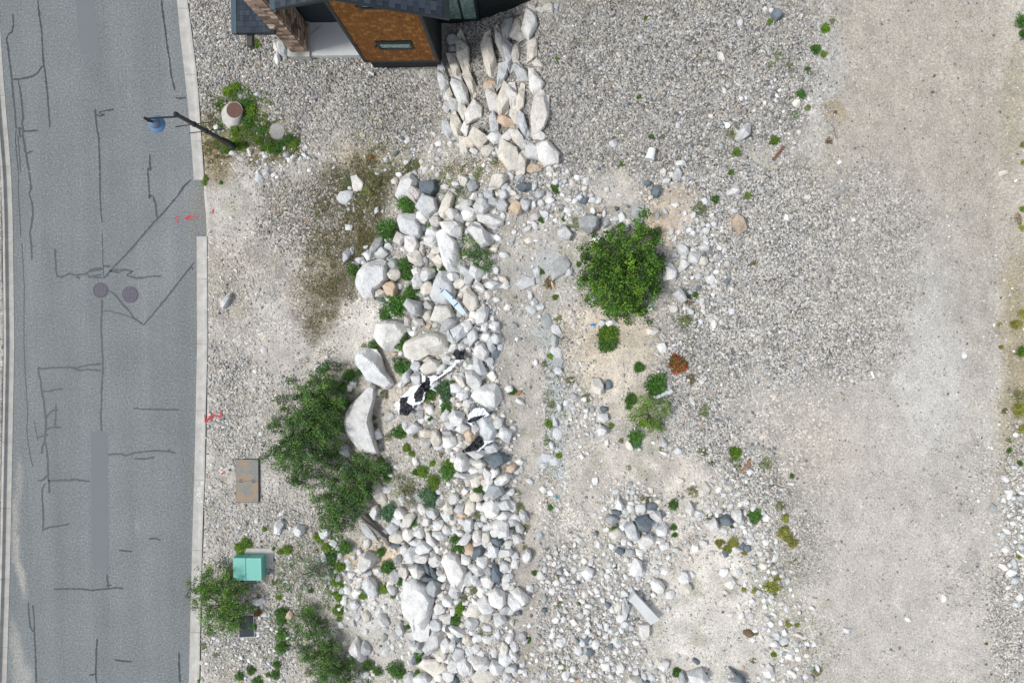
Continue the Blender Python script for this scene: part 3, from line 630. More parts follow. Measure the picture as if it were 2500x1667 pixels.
RK = """
P1 e 645 315 265 175 -65 w;e 845 305 165 150 -30 d;e 730 395 190 130 70 p;e 835 485 190 165 60 l;e 780 600 140 120 -20 w;e 855 630 80 60 0 g;e 920 640 120 100 30 p;e 1085 580 150 110 40 p;e 1145 610 110 100 30 g;e 1210 480 130 90 -20 l;e 1250 565 160 130 20 w;e 1365 490 150 150 20 l;e 1440 610 250 110 15 w;e 1090 705 220 130 30 w;e 580 790 130 110 20 p;e 690 870 190 120 70 w;e 385 915 140 110 40 w;e 460 800 90 80 0 l;e 515 1035 110 80 30 g;e 530 1135 130 115 -20 t;e 495 1280 150 120 45 o;e 390 1310 130 85 15 t;e 200 1005 90 55 10 l;e 130 1045 90 50 -20 l;e 460 1370 60 50 0 w;e 410 1380 110 50 15 d;e 890 740 130 110 -30 w;e 870 820 140 110 20 w;e 785 915 90 110 0 t;e 735 985 170 130 30 t;e 930 900 110 90 0 t;e 900 960 120 80 -40 p;e 950 1010 130 110 30 t;e 820 1010 90 60 80 g;e 770 1060 80 50 -20 d;e 740 1115 100 85 0 w;e 845 1135 135 130 20 l;e 755 1200 150 110 -60 w;e 840 1275 150 105 -70 t;e 1085 1170 120 80 20 w;e 1155 1220 130 90 -20 t;e 1205 1100 120 90 20 l;e 1235 1185 120 85 -50 l;e 1315 1110 160 120 50 w;e 1340 1260 140 70 50 w;e 1450 1240 170 70 5 w;e 1565 1190 110 65 5 t;e 1580 1245 80 60 0 w;e 1250 1385 210 130 75 t;e 1350 1520 130 90 -70 w;e 860 1430 110 80 20 g;e 720 1460 180 130 40 l;e 860 1370 110 60 20 l;e 1425 375 110 90 90 l;e 1515 245 190 110 -35 t;e 1470 440 140 100 -20 l;e 1550 475 115 110 0 l;e 1570 300 90 90 0 l;e 1560 370 110 80 80 l;e 1650 360 80 50 10 t;e 1685 495 130 110 80 o;e 1745 300 105 80 10 d;e 1475 530 60 60 0 w;e 975 400 80 50 -70 l;e 1275 290 110 100 0 g;e 1185 240 130 90 60 t;e 80 685 85 50 10 w;e 350 530 70 45 -70 l;e 65 950 130 55 -70 l;e 115 910 80 35 -80 w;e 970 1200 50 40 0 l
P1 p 1050,320 1110,370 1080,520 1040,630 960,590 940,540 980,430 t;p 545,620 560,560 640,548 730,560 760,640 800,690 790,780 745,815 670,780 580,730 l;p 1195,710 1290,630 1340,650 1400,720 1495,775 1455,850 1370,890 1310,830 1240,740 w;p 920,730 970,705 1030,720 1130,830 1150,960 1155,1125 1040,1120 990,1050 950,900 920,780 w;p 345,800 410,770 420,850 330,990 285,1000 290,900 g;p 145,1200 165,1120 230,1040 370,985 450,1005 470,1060 475,1190 430,1240 350,1300 330,1365 225,1370 160,1270 w;p 950,1100 1030,1110 1080,1180 1120,1300 1090,1420 1000,1430 900,1400 860,1340 900,1200 l;f 0,345 70,330 130,345 120,410 60,475 0,460 -40,400 l;f 100,200 160,180 230,260 210,340 130,345 110,270 w
P2 e 985 70 230 150 -15 t;e 1045 165 200 110 -25 g;e 755 140 100 80 40 p;e 850 90 110 90 80 t;e 715 250 100 60 0 w;e 1050 265 160 60 75 l;e 1155 235 150 160 40 l;e 1215 185 110 90 10 w;e 1260 130 80 70 0 w;e 1270 285 190 90 -60 l;e 1365 75 180 90 -75 w;e 1390 185 100 90 0 w;e 1480 180 100 90 0 w;e 1400 285 95 80 0 w;e 1495 300 110 95 0 l;e 1355 430 170 150 90 w;e 1450 380 110 60 60 l;e 1530 385 70 60 90 l;e 1410 490 90 40 -75 w;e 1255 575 100 70 0 w;e 1335 570 210 90 65 l;e 735 565 110 95 0 l;e 870 575 170 140 -10 t;e 860 490 120 50 -20 t;e 640 670 180 80 -50 l;e 740 680 110 110 0 l;e 975 590 120 70 -50 w;e 1025 500 100 80 0 l;e 1150 700 160 60 50 t;e 1180 670 100 60 60 l;e 930 750 110 100 30 l;e 1115 770 110 90 0 w;e 1180 830 140 100 -15 w;e 1225 915 110 80 0 w;e 1440 965 110 60 0 l;e 1090 885 60 60 0 p;e 1085 945 65 50 0 t;e 1145 930 60 50 0 t;e 760 950 100 70 0 l;e 778 1020 90 65 90 g;e 865 975 90 90 0 w;e 365 1210 90 80 0 w;e 380 1330 80 50 -60 g;e 715 1155 150 100 -25 w;e 1015 1030 100 100 0 l;e 1130 1065 150 130 30 w;e 1060 1120 110 90 0 l;e 1185 1150 150 90 10 w;e 1245 1230 120 110 90 o;e 1160 1240 80 60 0 g;e 925 1250 150 100 85 t;e 1050 1280 140 110 60 w;e 975 1300 80 70 90 w;e 825 1290 110 100 -30 p;e 830 1205 130 70 0 t;e 1040 1205 120 70 0 g;e 1310 1150 150 90 80 l;e 1580 1220 150 120 60 w;e 1520 1110 110 90 90 l;e 1320 1405 190 90 5 l;e 1510 1465 200 130 5 d;e 1340 1495 130 85 0 t;e 1130 1350 100 50 0 w;e 1450 1345 130 80 0 l;e 730 1480 90 60 60 w;e 1620 780 80 70 0 w;e 1720 900 80 45 30 w;e 130 720 110 60 80 l;e 90 770 70 70 0 l;e 1650 1160 60 50 0 w;e 1095 380 110 70 -40 w;e 1165 375 80 80 0 l;e 1045 660 70 45 80 l;e 530 445 70 35 5 o;e 1640 1540 80 75 0 t
P2 p 330,240 350,150 450,120 560,130 640,170 660,220 620,300 560,420 450,425 380,370 325,290 w;p 600,400 620,330 700,290 860,240 1020,245 1050,340 1055,450 960,475 860,455 740,510 620,480 t;p 145,480 170,410 250,390 350,400 400,480 440,620 500,680 530,740 470,790 370,745 260,700 200,600 150,540 w;p 1195,600 1320,600 1360,700 1350,780 1270,790 1210,720 w;p 1245,850 1290,780 1400,730 1490,725 1530,770 1560,870 1500,960 1400,960 1300,900 w;p 45,1090 70,980 140,890 200,840 300,720 370,760 350,840 310,980 300,1080 330,1200 350,1300 400,1360 380,1400 270,1420 170,1360 100,1250 60,1170 w;p 1305,1080 1360,1030 1440,1040 1490,1100 1505,1220 1460,1290 1390,1310 1340,1210 l;p 1090,1500 1120,1410 1190,1390 1240,1450 1260,1540 1170,1570 1100,1550 w
P3 e 1605 230 160 80 10 w;e 1510 290 260 70 5 l;e 1400 350 90 70 0 p;e 1850 260 140 110 -20 w;e 1780 310 180 110 65 w;e 1945 340 210 120 -30 w;e 1730 380 110 80 0 t;e 1630 370 120 110 -60 t;e 2050 200 130 100 -40 o;e 2105 255 90 70 -20 l;e 1850 470 200 150 -30 g;e 1760 545 120 120 50 l;e 1635 545 150 120 0 t;e 1970 640 180 130 15 w;e 1810 680 200 190 80 w;e 1690 670 170 90 50 w;e 1950 770 150 100 0 w;e 2045 855 150 80 20 w;e 2105 805 110 80 50 w;e 2195 780 150 90 60 l;e 2005 555 110 80 30 l;e 1930 920 200 180 40 w;e 2025 990 110 80 -40 l;e 1880 1070 150 80 20 d;e 1750 1040 120 100 90 t;e 1650 1020 130 110 80 w;e 1545 880 170 130 90 l;e 1490 1060 210 90 -30 w;e 1440 985 140 60 15 w;e 1560 1170 120 110 0 o;e 1825 1185 190 120 65 w;e 1980 1220 170 90 -5 w;e 2090 1250 100 90 0 l;e 2235 1265 170 95 -75 w;e 2020 1100 120 80 0 w;e 2110 1055 130 110 60 w;e 1710 1310 170 110 30 w;e 1510 1300 130 120 50 w;e 2090 1350 110 100 0 w;e 1145 1315 150 120 0 w;e 960 1290 230 110 -30 w;e 870 1230 230 150 -40 l;e 1090 1050 170 100 60 w;e 950 970 150 130 0 w;e 820 990 150 150 40 w;e 1040 945 110 60 -20 t;e 1180 885 140 110 -30 w;e 1275 955 110 100 0 l;e 1200 1010 180 90 10 l;e 700 1030 200 130 -15 t;e 820 820 190 110 -40 t;e 720 745 150 120 0 w;e 700 850 110 90 0 l;e 635 925 140 120 0 l;e 980 690 110 90 80 p;e 1035 840 120 90 80 w;e 890 650 110 90 80 g;e 1110 740 170 110 30 l;e 1310 690 130 130 0 t;e 1290 780 170 110 10 w;e 1350 840 80 80 0 p;e 1430 700 140 110 -20 l;e 1465 770 130 60 5 o;e 1360 570 130 110 0 w;e 780 1180 120 110 90 w;e 1175 1180 130 70 40 w;e 565 460 130 90 10 w;e 610 290 90 50 30 l;e 915 140 110 70 70 w;e 690 190 90 60 0 w;e 45 170 110 100 0 g;e 460 1430 110 90 0 w;e 2160 200 50 40 0 w;e 1185 490 80 60 0 l;e 1220 570 60 50 0 l;e 1300 395 60 50 0 w;e 690 1120 160 60 -5 d;e 1680 880 60 100 -80 l;e 1795 900 80 60 60 l;e 2145 920 120 80 60 l
P3 p 1500,640 1580,510 1620,560 1640,700 1600,780 1480,740 t;p 1735,1105 1735,1190 1690,1260 1610,1310 1580,1260 1590,1150 d;p 1205,1330 1240,1240 1320,1200 1400,1225 1450,1290 1520,1400 1510,1540 1450,1715 1370,1650 1310,1550 1260,1440 w;p 940,1055 1030,1080 1115,1150 1080,1200 940,1235 895,1190 w;f 345,440 410,345 470,370 520,450 560,560 595,640 530,650 460,630 400,560 t;p 350,740 400,650 450,640 480,720 470,830 400,820 w;f 235,850 300,870 370,940 440,1020 480,1090 400,1070 320,1030 260,940 l;p 215,1330 230,1250 320,1200 450,1250 480,1310 400,1370 330,1400 300,1470 240,1440 w
P4 e 475 215 120 110 0 w;e 650 280 150 110 80 l;e 630 430 140 90 50 l;e 930 220 190 130 15 w;e 870 290 100 60 0 p;e 1060 180 230 60 50 d;e 1060 300 240 50 0 d;e 1120 225 180 50 60 d;e 1190 235 120 80 0 l;e 1130 1050 280 170 -50 l;e 1195 650 140 130 0 w;e 1150 740 120 100 80 l;e 1290 560 140 120 40 w;e 1215 490 120 100 60 t;e 1150 860 140 130 0 l;e 1290 770 140 130 80 w;e 1270 900 100 90 0 w;e 1400 580 110 80 0 w;e 1370 450 150 120 70 l;e 1120 400 170 150 80 g;e 1230 395 100 60 0 p;e 1540 300 170 130 80 l;e 1640 320 160 100 30 w;e 1655 190 170 120 10 l;e 1690 430 110 80 0 w;e 1770 330 190 120 60 w;e 1865 240 230 110 80 d;e 1780 220 120 90 80 g;e 1970 170 130 110 60 w;e 1995 295 100 100 0 w;e 1995 395 150 100 10 w;e 1880 530 210 190 60 w;e 1745 620 200 150 50 w;e 2160 510 260 120 35 w;e 2095 580 220 150 30 w;e 2270 420 110 80 -80 w;e 1960 670 140 100 0 l;e 1905 780 150 140 0 l;e 1740 760 140 110 0 t;e 1570 825 160 130 0 l;e 1410 930 200 90 20 w;e 1330 970 100 60 0 w;e 1415 1015 90 90 0 d;e 1525 1030 120 110 0 t;e 1265 1090 160 110 60 w;e 1340 1100 140 80 -75 w;e 1430 1120 100 80 0 l;e 1630 1130 110 90 0 w;e 1550 1170 100 90 0 l;e 1960 1140 140 90 -80 t;e 2030 1000 140 80 -65 w;e 2180 985 95 95 0 g;e 1890 980 110 80 80 l;e 1420 1200 140 130 80 l;e 1210 1200 150 130 80 t;e 1300 1250 120 100 80 w;e 1490 1350 180 150 60 w;e 1570 1390 170 80 60 l;e 1870 1370 170 150 -30 w;e 1980 1250 170 140 80 w;e 2070 1220 150 90 70 w;e 2180 1400 110 60 -5 w;e 2040 1370 140 100 0 l;e 1360 1350 130 120 80 w;e 1300 1450 140 140 0 w;e 1240 1360 110 100 0 t;e 830 1490 130 120 80 w;e 1180 1480 110 90 0 w;e 2000 1460 130 110 80 l;e 520 800 150 100 35 w;e 545 880 80 60 50 l;e 720 900 150 90 80 l;e 310 1130 150 90 70 l;e 75 440 100 90 0 w;e 50 580 80 80 0 w;e 2290 650 60 40 0 w;e 2090 360 60 40 0 l;e 1900 400 70 50 60 g;e 1215 770 60 70 0 l;e 1590 950 100 60 0 w;e 1670 1010 90 80 0 l
P4 p 260,340 330,260 400,300 450,360 470,450 440,515 370,490 310,420 w;p 700,190 740,135 830,160 830,240 780,330 740,280 p;p 735,450 780,340 850,310 930,300 1040,360 1110,450 1140,540 1110,700 1080,800 1060,1040 960,1060 880,1020 850,880 800,780 750,680 735,560 w;p 800,950 860,940 900,1040 1040,1050 1030,1180 960,1170 830,1110 l;f 1490,740 1550,600 1640,580 1700,700 1660,800 1560,830 t;p 1550,1290 1600,1240 1760,1235 1810,1300 1780,1370 1720,1395 1600,1350 w;f 920,1350 1000,1260 1170,1260 1240,1350 1250,1420 1120,1480 1020,1400 t;p 870,1500 960,1440 1030,1430 1120,1500 1110,1560 880,1560 w;f 1560,1480 1650,1390 1780,1400 1870,1460 1870,1560 1620,1560 t;p 100,1130 200,990 260,1100 320,1260 260,1300 150,1220 w
Q4 e 165 295 130 90 20 d;e 160 450 110 80 90 l;e 385 410 80 55 0 w;e 550 500 90 50 10 w;e 615 415 60 50 0 w;e 700 410 100 50 -25 d;e 765 410 80 50 0 w;e 735 625 175 160 0 g;e 515 715 120 110 0 l;e 985 580 70 60 0 l;e 1040 570 90 60 60 w;e 1095 605 90 60 0 t;e 890 610 90 70 0 g;e 1345 325 90 75 80 d;e 1275 250 60 50 0 d;e 1540 170 110 70 90 l;e 2065 505 60 50 0 l;e 1690 930 110 100 60 w;e 1600 990 100 80 60 w;e 1775 960 90 80 0 t;e 1410 985 60 60 0 l;e 1845 1130 80 70 90 w;e 1570 1275 120 110 0 l;e 1510 1390 80 75 0 p;e 1780 1375 50 50 0 t;e 2045 1215 50 50 0 t;e 1875 1530 80 50 90 w;e 905 700 90 80 0 t;e 820 770 90 80 0 w;e 1690 710 40 50 0 w;e 1760 715 50 60 0 l;e 1825 640 50 40 0 w;e 1805 795 50 45 0 w;e 1790 840 90 60 10 l;e 1070 660 70 80 0 g;e 1300 1380 60 60 0 w;e 780 1310 60 80 60 l;e 940 1520 110 60 0 w;e 860 1530 60 60 0 l;e 2055 330 120 70 -20 w;e 1525 455 70 40 -10 w;e 265 775 80 25 0 w
Q4 f 1125,460 1245,440 1245,560 1200,690 1120,640 g;p 2040,590 2080,530 2130,560 2180,680 2110,720 2060,660 o;p 1525,820 1580,790 1640,850 1650,900 1600,925 1550,890 w;p 1415,1020 1500,990 1540,1050 1530,1135 1415,1140 w;f 380,1010 460,930 520,900 580,990 560,1060 470,1110 400,1150 g;f 60,1170 150,1095 240,1110 250,1180 130,1220 l;f 310,1460 350,1440 395,1490 385,1560 330,1560 g
Q5 e 1320 100 120 80 0 t;e 1405 255 90 75 60 w;e 910 590 75 75 0 d;e 870 895 90 80 0 w;e 855 1015 110 80 80 w;e 900 1115 60 35 90 w;e 675 1250 50 40 90 w;e 795 1470 70 50 90 w;e 1425 1130 90 50 60 l;e 1555 1195 80 60 0 l;e 1430 1220 90 30 20 w;e 1680 745 90 35 60 w;e 255 390 60 35 -80 w;e 85 180 40 40 0 w;e 570 910 35 30 0 w;e 630 920 35 30 0 w;e 1105 1150 90 50 60 t;e 1765 565 50 40 0 w;e 40 995 60 60 0 w;e 1565 1470 70 50 0 t;e 1650 1030 40 30 0 w
Q5 x 350 20 130 90 80 g;x 440 100 120 80 60 l;x 425 195 110 75 90 g;x 445 290 120 90 80 l;x 455 380 100 90 70 g;x 460 470 100 70 30 l;x 410 505 80 60 0 g;x 470 800 90 45 80 l;x 430 930 90 60 80 l;x 450 1040 110 80 80 l;x 400 1150 80 60 60 l;x 350 1260 110 70 20 l;x 440 1290 110 80 0 l;x 330 1330 70 50 0 l;x 60 60 70 50 0 g
Q4 x 240 1340 90 60 80 l;x 300 1380 80 60 0 l;x 190 1390 60 50 0 l;x 265 1060 90 60 80 l;x 560 1060 90 60 -50 l;x 460 700 60 50 0 g;x 590 680 60 40 0 l
Q5 p 755,600 765,530 830,530 870,590 880,670 830,690 770,660 t
Q6 e 1540 45 110 70 -60 t;e 965 195 70 60 90 w;e 1045 195 90 70 0 w;e 1135 180 75 60 0 d;e 1160 255 90 80 0 w;e 1150 315 75 60 0 w;e 1205 360 85 85 0 w;e 1065 315 120 110 0 d;e 855 228 75 45 0 d;e 815 280 90 75 0 g;e 855 395 110 75 0 t;e 1080 450 120 115 80 w;e 905 340 60 60 0 w;e 880 525 65 50 0 d;e 955 540 75 60 0 g;e 1045 540 90 55 15 w;e 1185 440 100 70 0 w;e 1000 660 110 90 80 w;e 1230 490 70 60 0 w;e 625 695 90 75 0 w;e 1175 800 110 80 50 w;e 865 965 100 50 -70 t;e 920 990 140 50 -85 l;e 920 1100 75 60 0 l;e 885 1060 60 60 0 w;e 855 1245 80 55 60 w;e 605 870 70 50 80 t;e 700 840 60 45 60 w;e 1715 290 100 75 0 d;e 1800 250 80 80 0 w;e 1610 325 90 80 60 w;e 1425 195 85 65 80 w;e 1490 235 80 50 0 w;e 1470 510 60 50 60 w;e 1830 305 60 50 0 g;e 1695 365 60 50 0 w;e 1380 740 80 80 0 w;e 1440 720 60 50 0 w;e 1410 820 70 60 80 t;e 1740 780 75 70 0 w;e 1795 515 75 50 0 w;e 1880 510 70 50 0 d;e 1890 1175 80 50 10 b;e 1490 1520 140 110 0 w;e 1810 1555 160 60 0 l;e 1225 1430 85 80 0 w;e 650 1320 65 55 0 d;e 600 1365 75 60 0 p;e 690 1260 75 60 80 w;e 620 1220 60 45 0 d;e 555 1310 60 60 0 l;e 415 1250 65 60 0 w;e 455 1505 75 55 90 w;e 770 1440 70 60 80 w;e 885 1445 70 60 80 w;e 1000 1550 110 80 0 t;e 1475 1390 70 30 40 d;e 1370 1530 120 50 75 g;e 2070 920 40 35 0 w;e 2090 1260 65 50 0 w;e 1275 870 80 60 0 w;e 620 1170 30 30 0 w;e 560 440 45 45 0 w;e 1700 700 80 60 -40 w;e 1820 690 60 50 0 l;e 1865 375 40 40 0 w;e 1900 450 45 50 0 w;e 1535 1430 0.1 0.1 0 w
Q6 p 835,200 870,90 890,140 930,205 w;p 900,330 980,300 1030,350 1040,420 990,460 930,410 l;p 1025,1100 1110,1100 1115,1210 1060,1225 1030,1180 w;p 1990,1470 2050,1415 2080,1440 2090,1510 2020,1520 w;p 1735,1445 1800,1480 1880,1540 1900,1568 1820,1568 1780,1520 d
Q1 p 240,1380 235,1310 290,1250 330,1235 330,1280 300,1360 265,1385 l;e 600 140 85 80 90 l;e 670 90 100 55 90 l;e 770 130 45 30 -20 w;e 740 110 60 40 -20 w;e 330 510 50 25 50 w;e 1460 430 45 35 0 g
L1 e 1290 1090 130 55 5 l;e 1510 1065 120 60 100 t;e 1055 740 80 70 90 w;e 2010 1110 90 80 0 g;e 2115 1135 100 50 -20 l;e 2060 1190 80 60 0 w;e 2265 1120 80 75 0 w;e 1730 1130 80 60 20 w;e 1625 285 90 60 0 l;e 2200 1170 60 50 0 w
H1 e 590 470 160 75 80 l;e 540 565 110 45 85 w;e 530 450 100 45 90 t
Q3 p 835,225 855,120 900,100 935,140 905,200 890,240 w;p 1020,175 1060,145 1115,165 1120,210 1070,265 1035,225 w;p 945,980 955,930 990,905 1020,950 990,995 o;e 700 835 80 60 0 w;e 825 1080 40 30 0 w;e 760 955 40 35 0 w;e 1290 450 100 50 80 w;e 1300 220 100 90 80 w;e 985 180 30 30 0 w;e 905 50 40 35 0 w;e 1430 410 70 50 80 l;e 620 1360 35 35 0 w;e 750 830 30 40 0 w;e 1375 310 60 60 0 l;e 970 1290 50 25 -40 l;e 1495 480 50 50 0 w;e 700 1140 30 25 0 w
Q2 e 985 325 80 75 90 w;e 540 180 50 45 0 w;e 470 345 40 35 0 w;e 1190 975 130 90 40 g;e 1175 1100 100 85 0 l;e 1250 440 80 40 80 l;e 1215 480 50 45 0 l;e 470 490 45 25 0 l;e 1040 230 30 30 0 w;e 515 845 40 35 0 w;e 110 1268 40 25 -10 w
T1 p 1845,1270 1870,1200 1930,1130 1990,1165 1970,1240 1890,1290 w;e 735 1310 75 60 30 l;e 1720 515 80 55 70 t;e 1895 210 60 50 90 l;e 1330 1140 60 50 80 l;e 1340 1250 40 40 0 l;e 1720 1340 60 45 90 g;e 1350 1490 90 50 0 w;e 980 340 50 35 0 l
T2 e 130 135 95 75 90 d;e 310 930 65 65 0 t;e 335 1185 50 40 80 l;e 700 1457 40 35 0 w;e 30 90 50 45 0 w;e 80 95 45 40 0 w
T3 e 2100 72 70 45 0 t;e 600 257 50 38 0 t;e 440 410 50 38 60 w;e 870 190 38 36 0 g;e 830 188 30 28 0 g;e 955 430 36 28 0 w;e 1800 1465 30 45 0 w;e 255 210 42 36 0 g;e 500 1090 0.1 0.1 0 w
T4 e 500 1045 55 30 0 w;e 2240 1110 65 40 0 w;e 165 950 50 45 0 l;e 2285 655 35 35 0 w;e 2330 1160 50 45 0 g
T5 e 1710 700 35 60 5 w;e 1425 865 45 35 30 w;e 665 770 55 30 0 w;e 2210 160 50 40 30 w;e 2205 310 55 40 0 t;e 2190 445 70 45 20 t;e 940 950 60 45 20 l;e 330 705 35 40 0 w;e 410 890 35 40 0 w
"""
STREAK = []
items = []
for ln in RK.strip().split('\n'):
    rg, rest = ln.split(' ', 1)
    for it in rest.split(';'):
        f = it.strip().split()
        if f[0] == 'e':
            cx, cy, L_, W_, an = map(float, f[1:6])
            if L_ < 1: continue
            x, y = rp(rg, cx, cy); s_ = REG[rg][2]; items.append((ell(x, y, L_ * s_ * 1.07, W_ * s_ * 1.10, an, len(items)), f[6]))
        elif f[0] == 'x':
            cx, cy, L_, W_, an = map(float, f[1:6]); x, y = rp(rg, cx, cy); s_ = REG[rg][2]; items.append((ell(x, y, L_ * s_, W_ * s_, an, len(items)), f[6], .10))
        elif f[0] == 'f': items.append(([rp(rg, *map(float, q.split(','))) for q in f[1:-1]], f[-1], .16))
        else: items.append(([rp(rg, *map(float, q.split(','))) for q in f[1:-1]], f[-1]))
def ext(i): a = np.array(i[0]); return float(np.prod(a.max(0) - a.min(0)))
items.sort(key=ext, reverse=True)
SMALL = items[300:]; items = items[:300]
SPECIAL = {}
for i, (poly, c) in enumerate([q[:2] for q in items]):
    a = np.array(poly); L = (a.max(0) - a.min(0)).max()
    nm = 'boulder' if L > 62 else 'rock'
    o, cx, cy, L = add_rock(poly, c, i + 5, nm, flat=(.25 if L < 62 else .78), hf=(.62 if L < 62 else .42) if len(items[i]) < 3 else items[i][2])
    THINGS.append(dict(o=o, x=cx, y=cy, noun=nm, col=CWORD[c], size=L, asp=float(max(a.max(0) - a.min(0)) / min(a.max(0) - a.min(0))), group='rocks strewn over the slope and lot', cat='rock'))

# boulder retaining walls beside the house
def wall(name, label, lst, seed):
    px0, py0 = rp('W1', lst[0][1], lst[0][2])
    root = empty(name, tuple(G(px0, py0))); tag(root, label, 'retaining wall')
    for i, q in enumerate(lst):
        q = tuple('t' if (v == 'l' and i % 3 == 0 or v == 'w' and i % 2 == 0) else v for v in q)
        if q[0] == 'e': x, y = rp('W1', q[1], q[2]); poly = ell(x, y, q[3] * .2742 * 1.12, q[4] * .2742 * 1.16, q[5], seed + i); c = q[6]
        else: poly = [rp('W1', *v) for v in q[3]]; c = q[4]
        add_rock(poly, c, seed + i, 'boulder', root, hf=.36, flat=.35)
wall('lower_boulder_wall', 'stacked pale boulders, lower of two dry stone terraces, touching the orange gable corner',
 [('e', 255, 460, 350, 95, 80, 'l'), ('e', 165, 365, 100, 95, 0, 'l'), ('e', 175, 440, 90, 70, 0, 'l'), ('e', 180, 580, 220, 110, 68, 'l'), ('e', 90, 740, 310, 80, 78, 'l'), ('e', 230, 800, 240, 115, 68, 'w'), ('e', 325, 740, 240, 90, 70, 'l'),
  ('e', 175, 940, 140, 80, 70, 'l'), ('e', 260, 990, 170, 70, 70, 't'), ('e', 355, 1005, 200, 120, -75, 'w'), ('e', 110, 960, 100, 60, 80, 'l'), ('e', 130, 1155, 180, 90, 70, 'l'), ('e', 200, 1130, 230, 90, 72, 'l'), ('e', 280, 1150, 130, 70, 70, 'w'),
  ('e', 410, 1240, 190, 130, 55, 'w'), ('e', 265, 1310, 180, 70, 70, 'l'), ('e', 315, 1270, 120, 80, 30, 'w'), ('e', 360, 1350, 80, 50, 30, 'l'), ('e', 475, 1345, 110, 90, 0, 'l'), ('e', 130, 850, 130, 60, 75, 't')], 900)
wall('upper_boulder_wall', 'stacked pale boulders, upper terrace wall beneath the dark house wall, gravel above',
 [('p', 480, 480, [(410, 400), (450, 300), (500, 260), (525, 430), (560, 560), (565, 680), (540, 710), (480, 680), (440, 560)], 't'), ('e', 590, 370, 250, 70, 75, 't'), ('e', 655, 260, 240, 90, -82, 'g'), ('e', 740, 250, 190, 100, -70, 'l'), ('e', 770, 330, 110, 70, 0, 'w'),
  ('e', 850, 200, 265, 100, -86, 'w'), ('e', 870, 430, 210, 90, -80, 'l'), ('e', 665, 500, 250, 80, 80, 'l'), ('e', 600, 660, 270, 80, -80, 'l'), ('e', 730, 480, 180, 70, -80, 'l'), ('e', 770, 650, 200, 80, 60, 'l'),
  ('p', 895, 740, [(835, 605), (880, 610), (985, 740), (960, 800), (890, 860), (845, 790)], 'w'), ('e', 510, 765, 120, 90, 0, 'o'), ('e', 525, 900, 220, 85, 75, 'p'), ('e', 620, 900, 280, 105, -80, 't'), ('e', 700, 860, 220, 85, 85, 'w'), ('e', 770, 880, 240, 60, -85, 'w'),
  ('e', 940, 1000, 360, 135, -80, 'p'), ('e', 640, 1090, 150, 80, 30, 'o'), ('e', 720, 1050, 140, 60, 60, 't'), ('e', 540, 1110, 190, 80, 80, 'l'), ('e', 550, 1230, 150, 90, 30, 'w'), ('e', 790, 1120, 230, 70, 72, 'l'), ('e', 650, 1220, 110, 80, -30, 'w'), ('e', 740, 1230, 210, 75, 60, 'l'),
  ('e', 935, 1210, 120, 70, 0, 'w'), ('e', 855, 1340, 170, 120, 60, 'l'), ('e', 1000, 1370, 250, 165, 48, 'w'), ('e', 670, 1400, 260, 135, 62, 'w'), ('e', 590, 1370, 120, 60, 60, 'l'), ('e', 780, 1470, 230, 75, -82, 't'), ('e', 880, 1500, 130, 70, 5, 'o'), ('e', 1040, 1520, 60, 50, 0, 't'),
  ('e', 940, 85, 70, 60, 0, 'w'), ('e', 1020, 75, 90, 70, 0, 'w'), ('e', 1085, 60, 50, 40, 0, 'l'), ('e', 925, 570, 90, 60, 30, 'l')], 960)

# rubble: too many to count
pool = []
for s_ in range(26):
    V, Fc = rock_arrays([(math.cos(t) * (1.15 + .25 * random.uniform(-1, 1)), .80 * math.sin(t) * (1.15 + .25 * random.uniform(-1, 1))) for t in (np.arange(5 + s_ % 2) + np.array([random.uniform(-.25, .25) for _ in range(5 + s_ % 2)])) * math.pi * 2 / (5 + s_ % 2)], 1.0, 4000 + s_, 10, (.45, .78, 1.0))
    pool.append((V, Fc))
EXCL += [(604, 1172, 31, 56), (612, 1383, 46, 42), (603, 1527, 24, 34), (570, 282, 32, 40), (676, 322, 21, 24), (1587, 376, 14, 18), (1575, 1485, 36, 30), (571, 357, 9, 9), (1618, 962, 22, 10), (1103, 738, 30, 30), (1901, 372, 14, 18)]
EX = np.array(EXCL)
def excl_mask(x, y, f=1.0):
    ok = np.ones(len(x), bool)
    for cx, cy, rx, ry in EX: ok &= ((x - cx) / (rx * f)) ** 2 + ((y - cy) / (ry * f)) ** 2 > 1
    return ok
HOUSEX = [(-200, 700), (0, 735), (60, 735), (140, 750)]
def inhouse(x, y): return ((y < 62) & (x > 690) & (x < 1090)) | ((y < 140) & (x > 690) & (x < 880)) | ((y < 165) & (x > 872) & (x < 1078)) | ((y < 60 - (x - 1100) * .25) & (x >= 1078) & (x < 1560)) | ((y < 10) & (x > 1400) & (x < 1560))
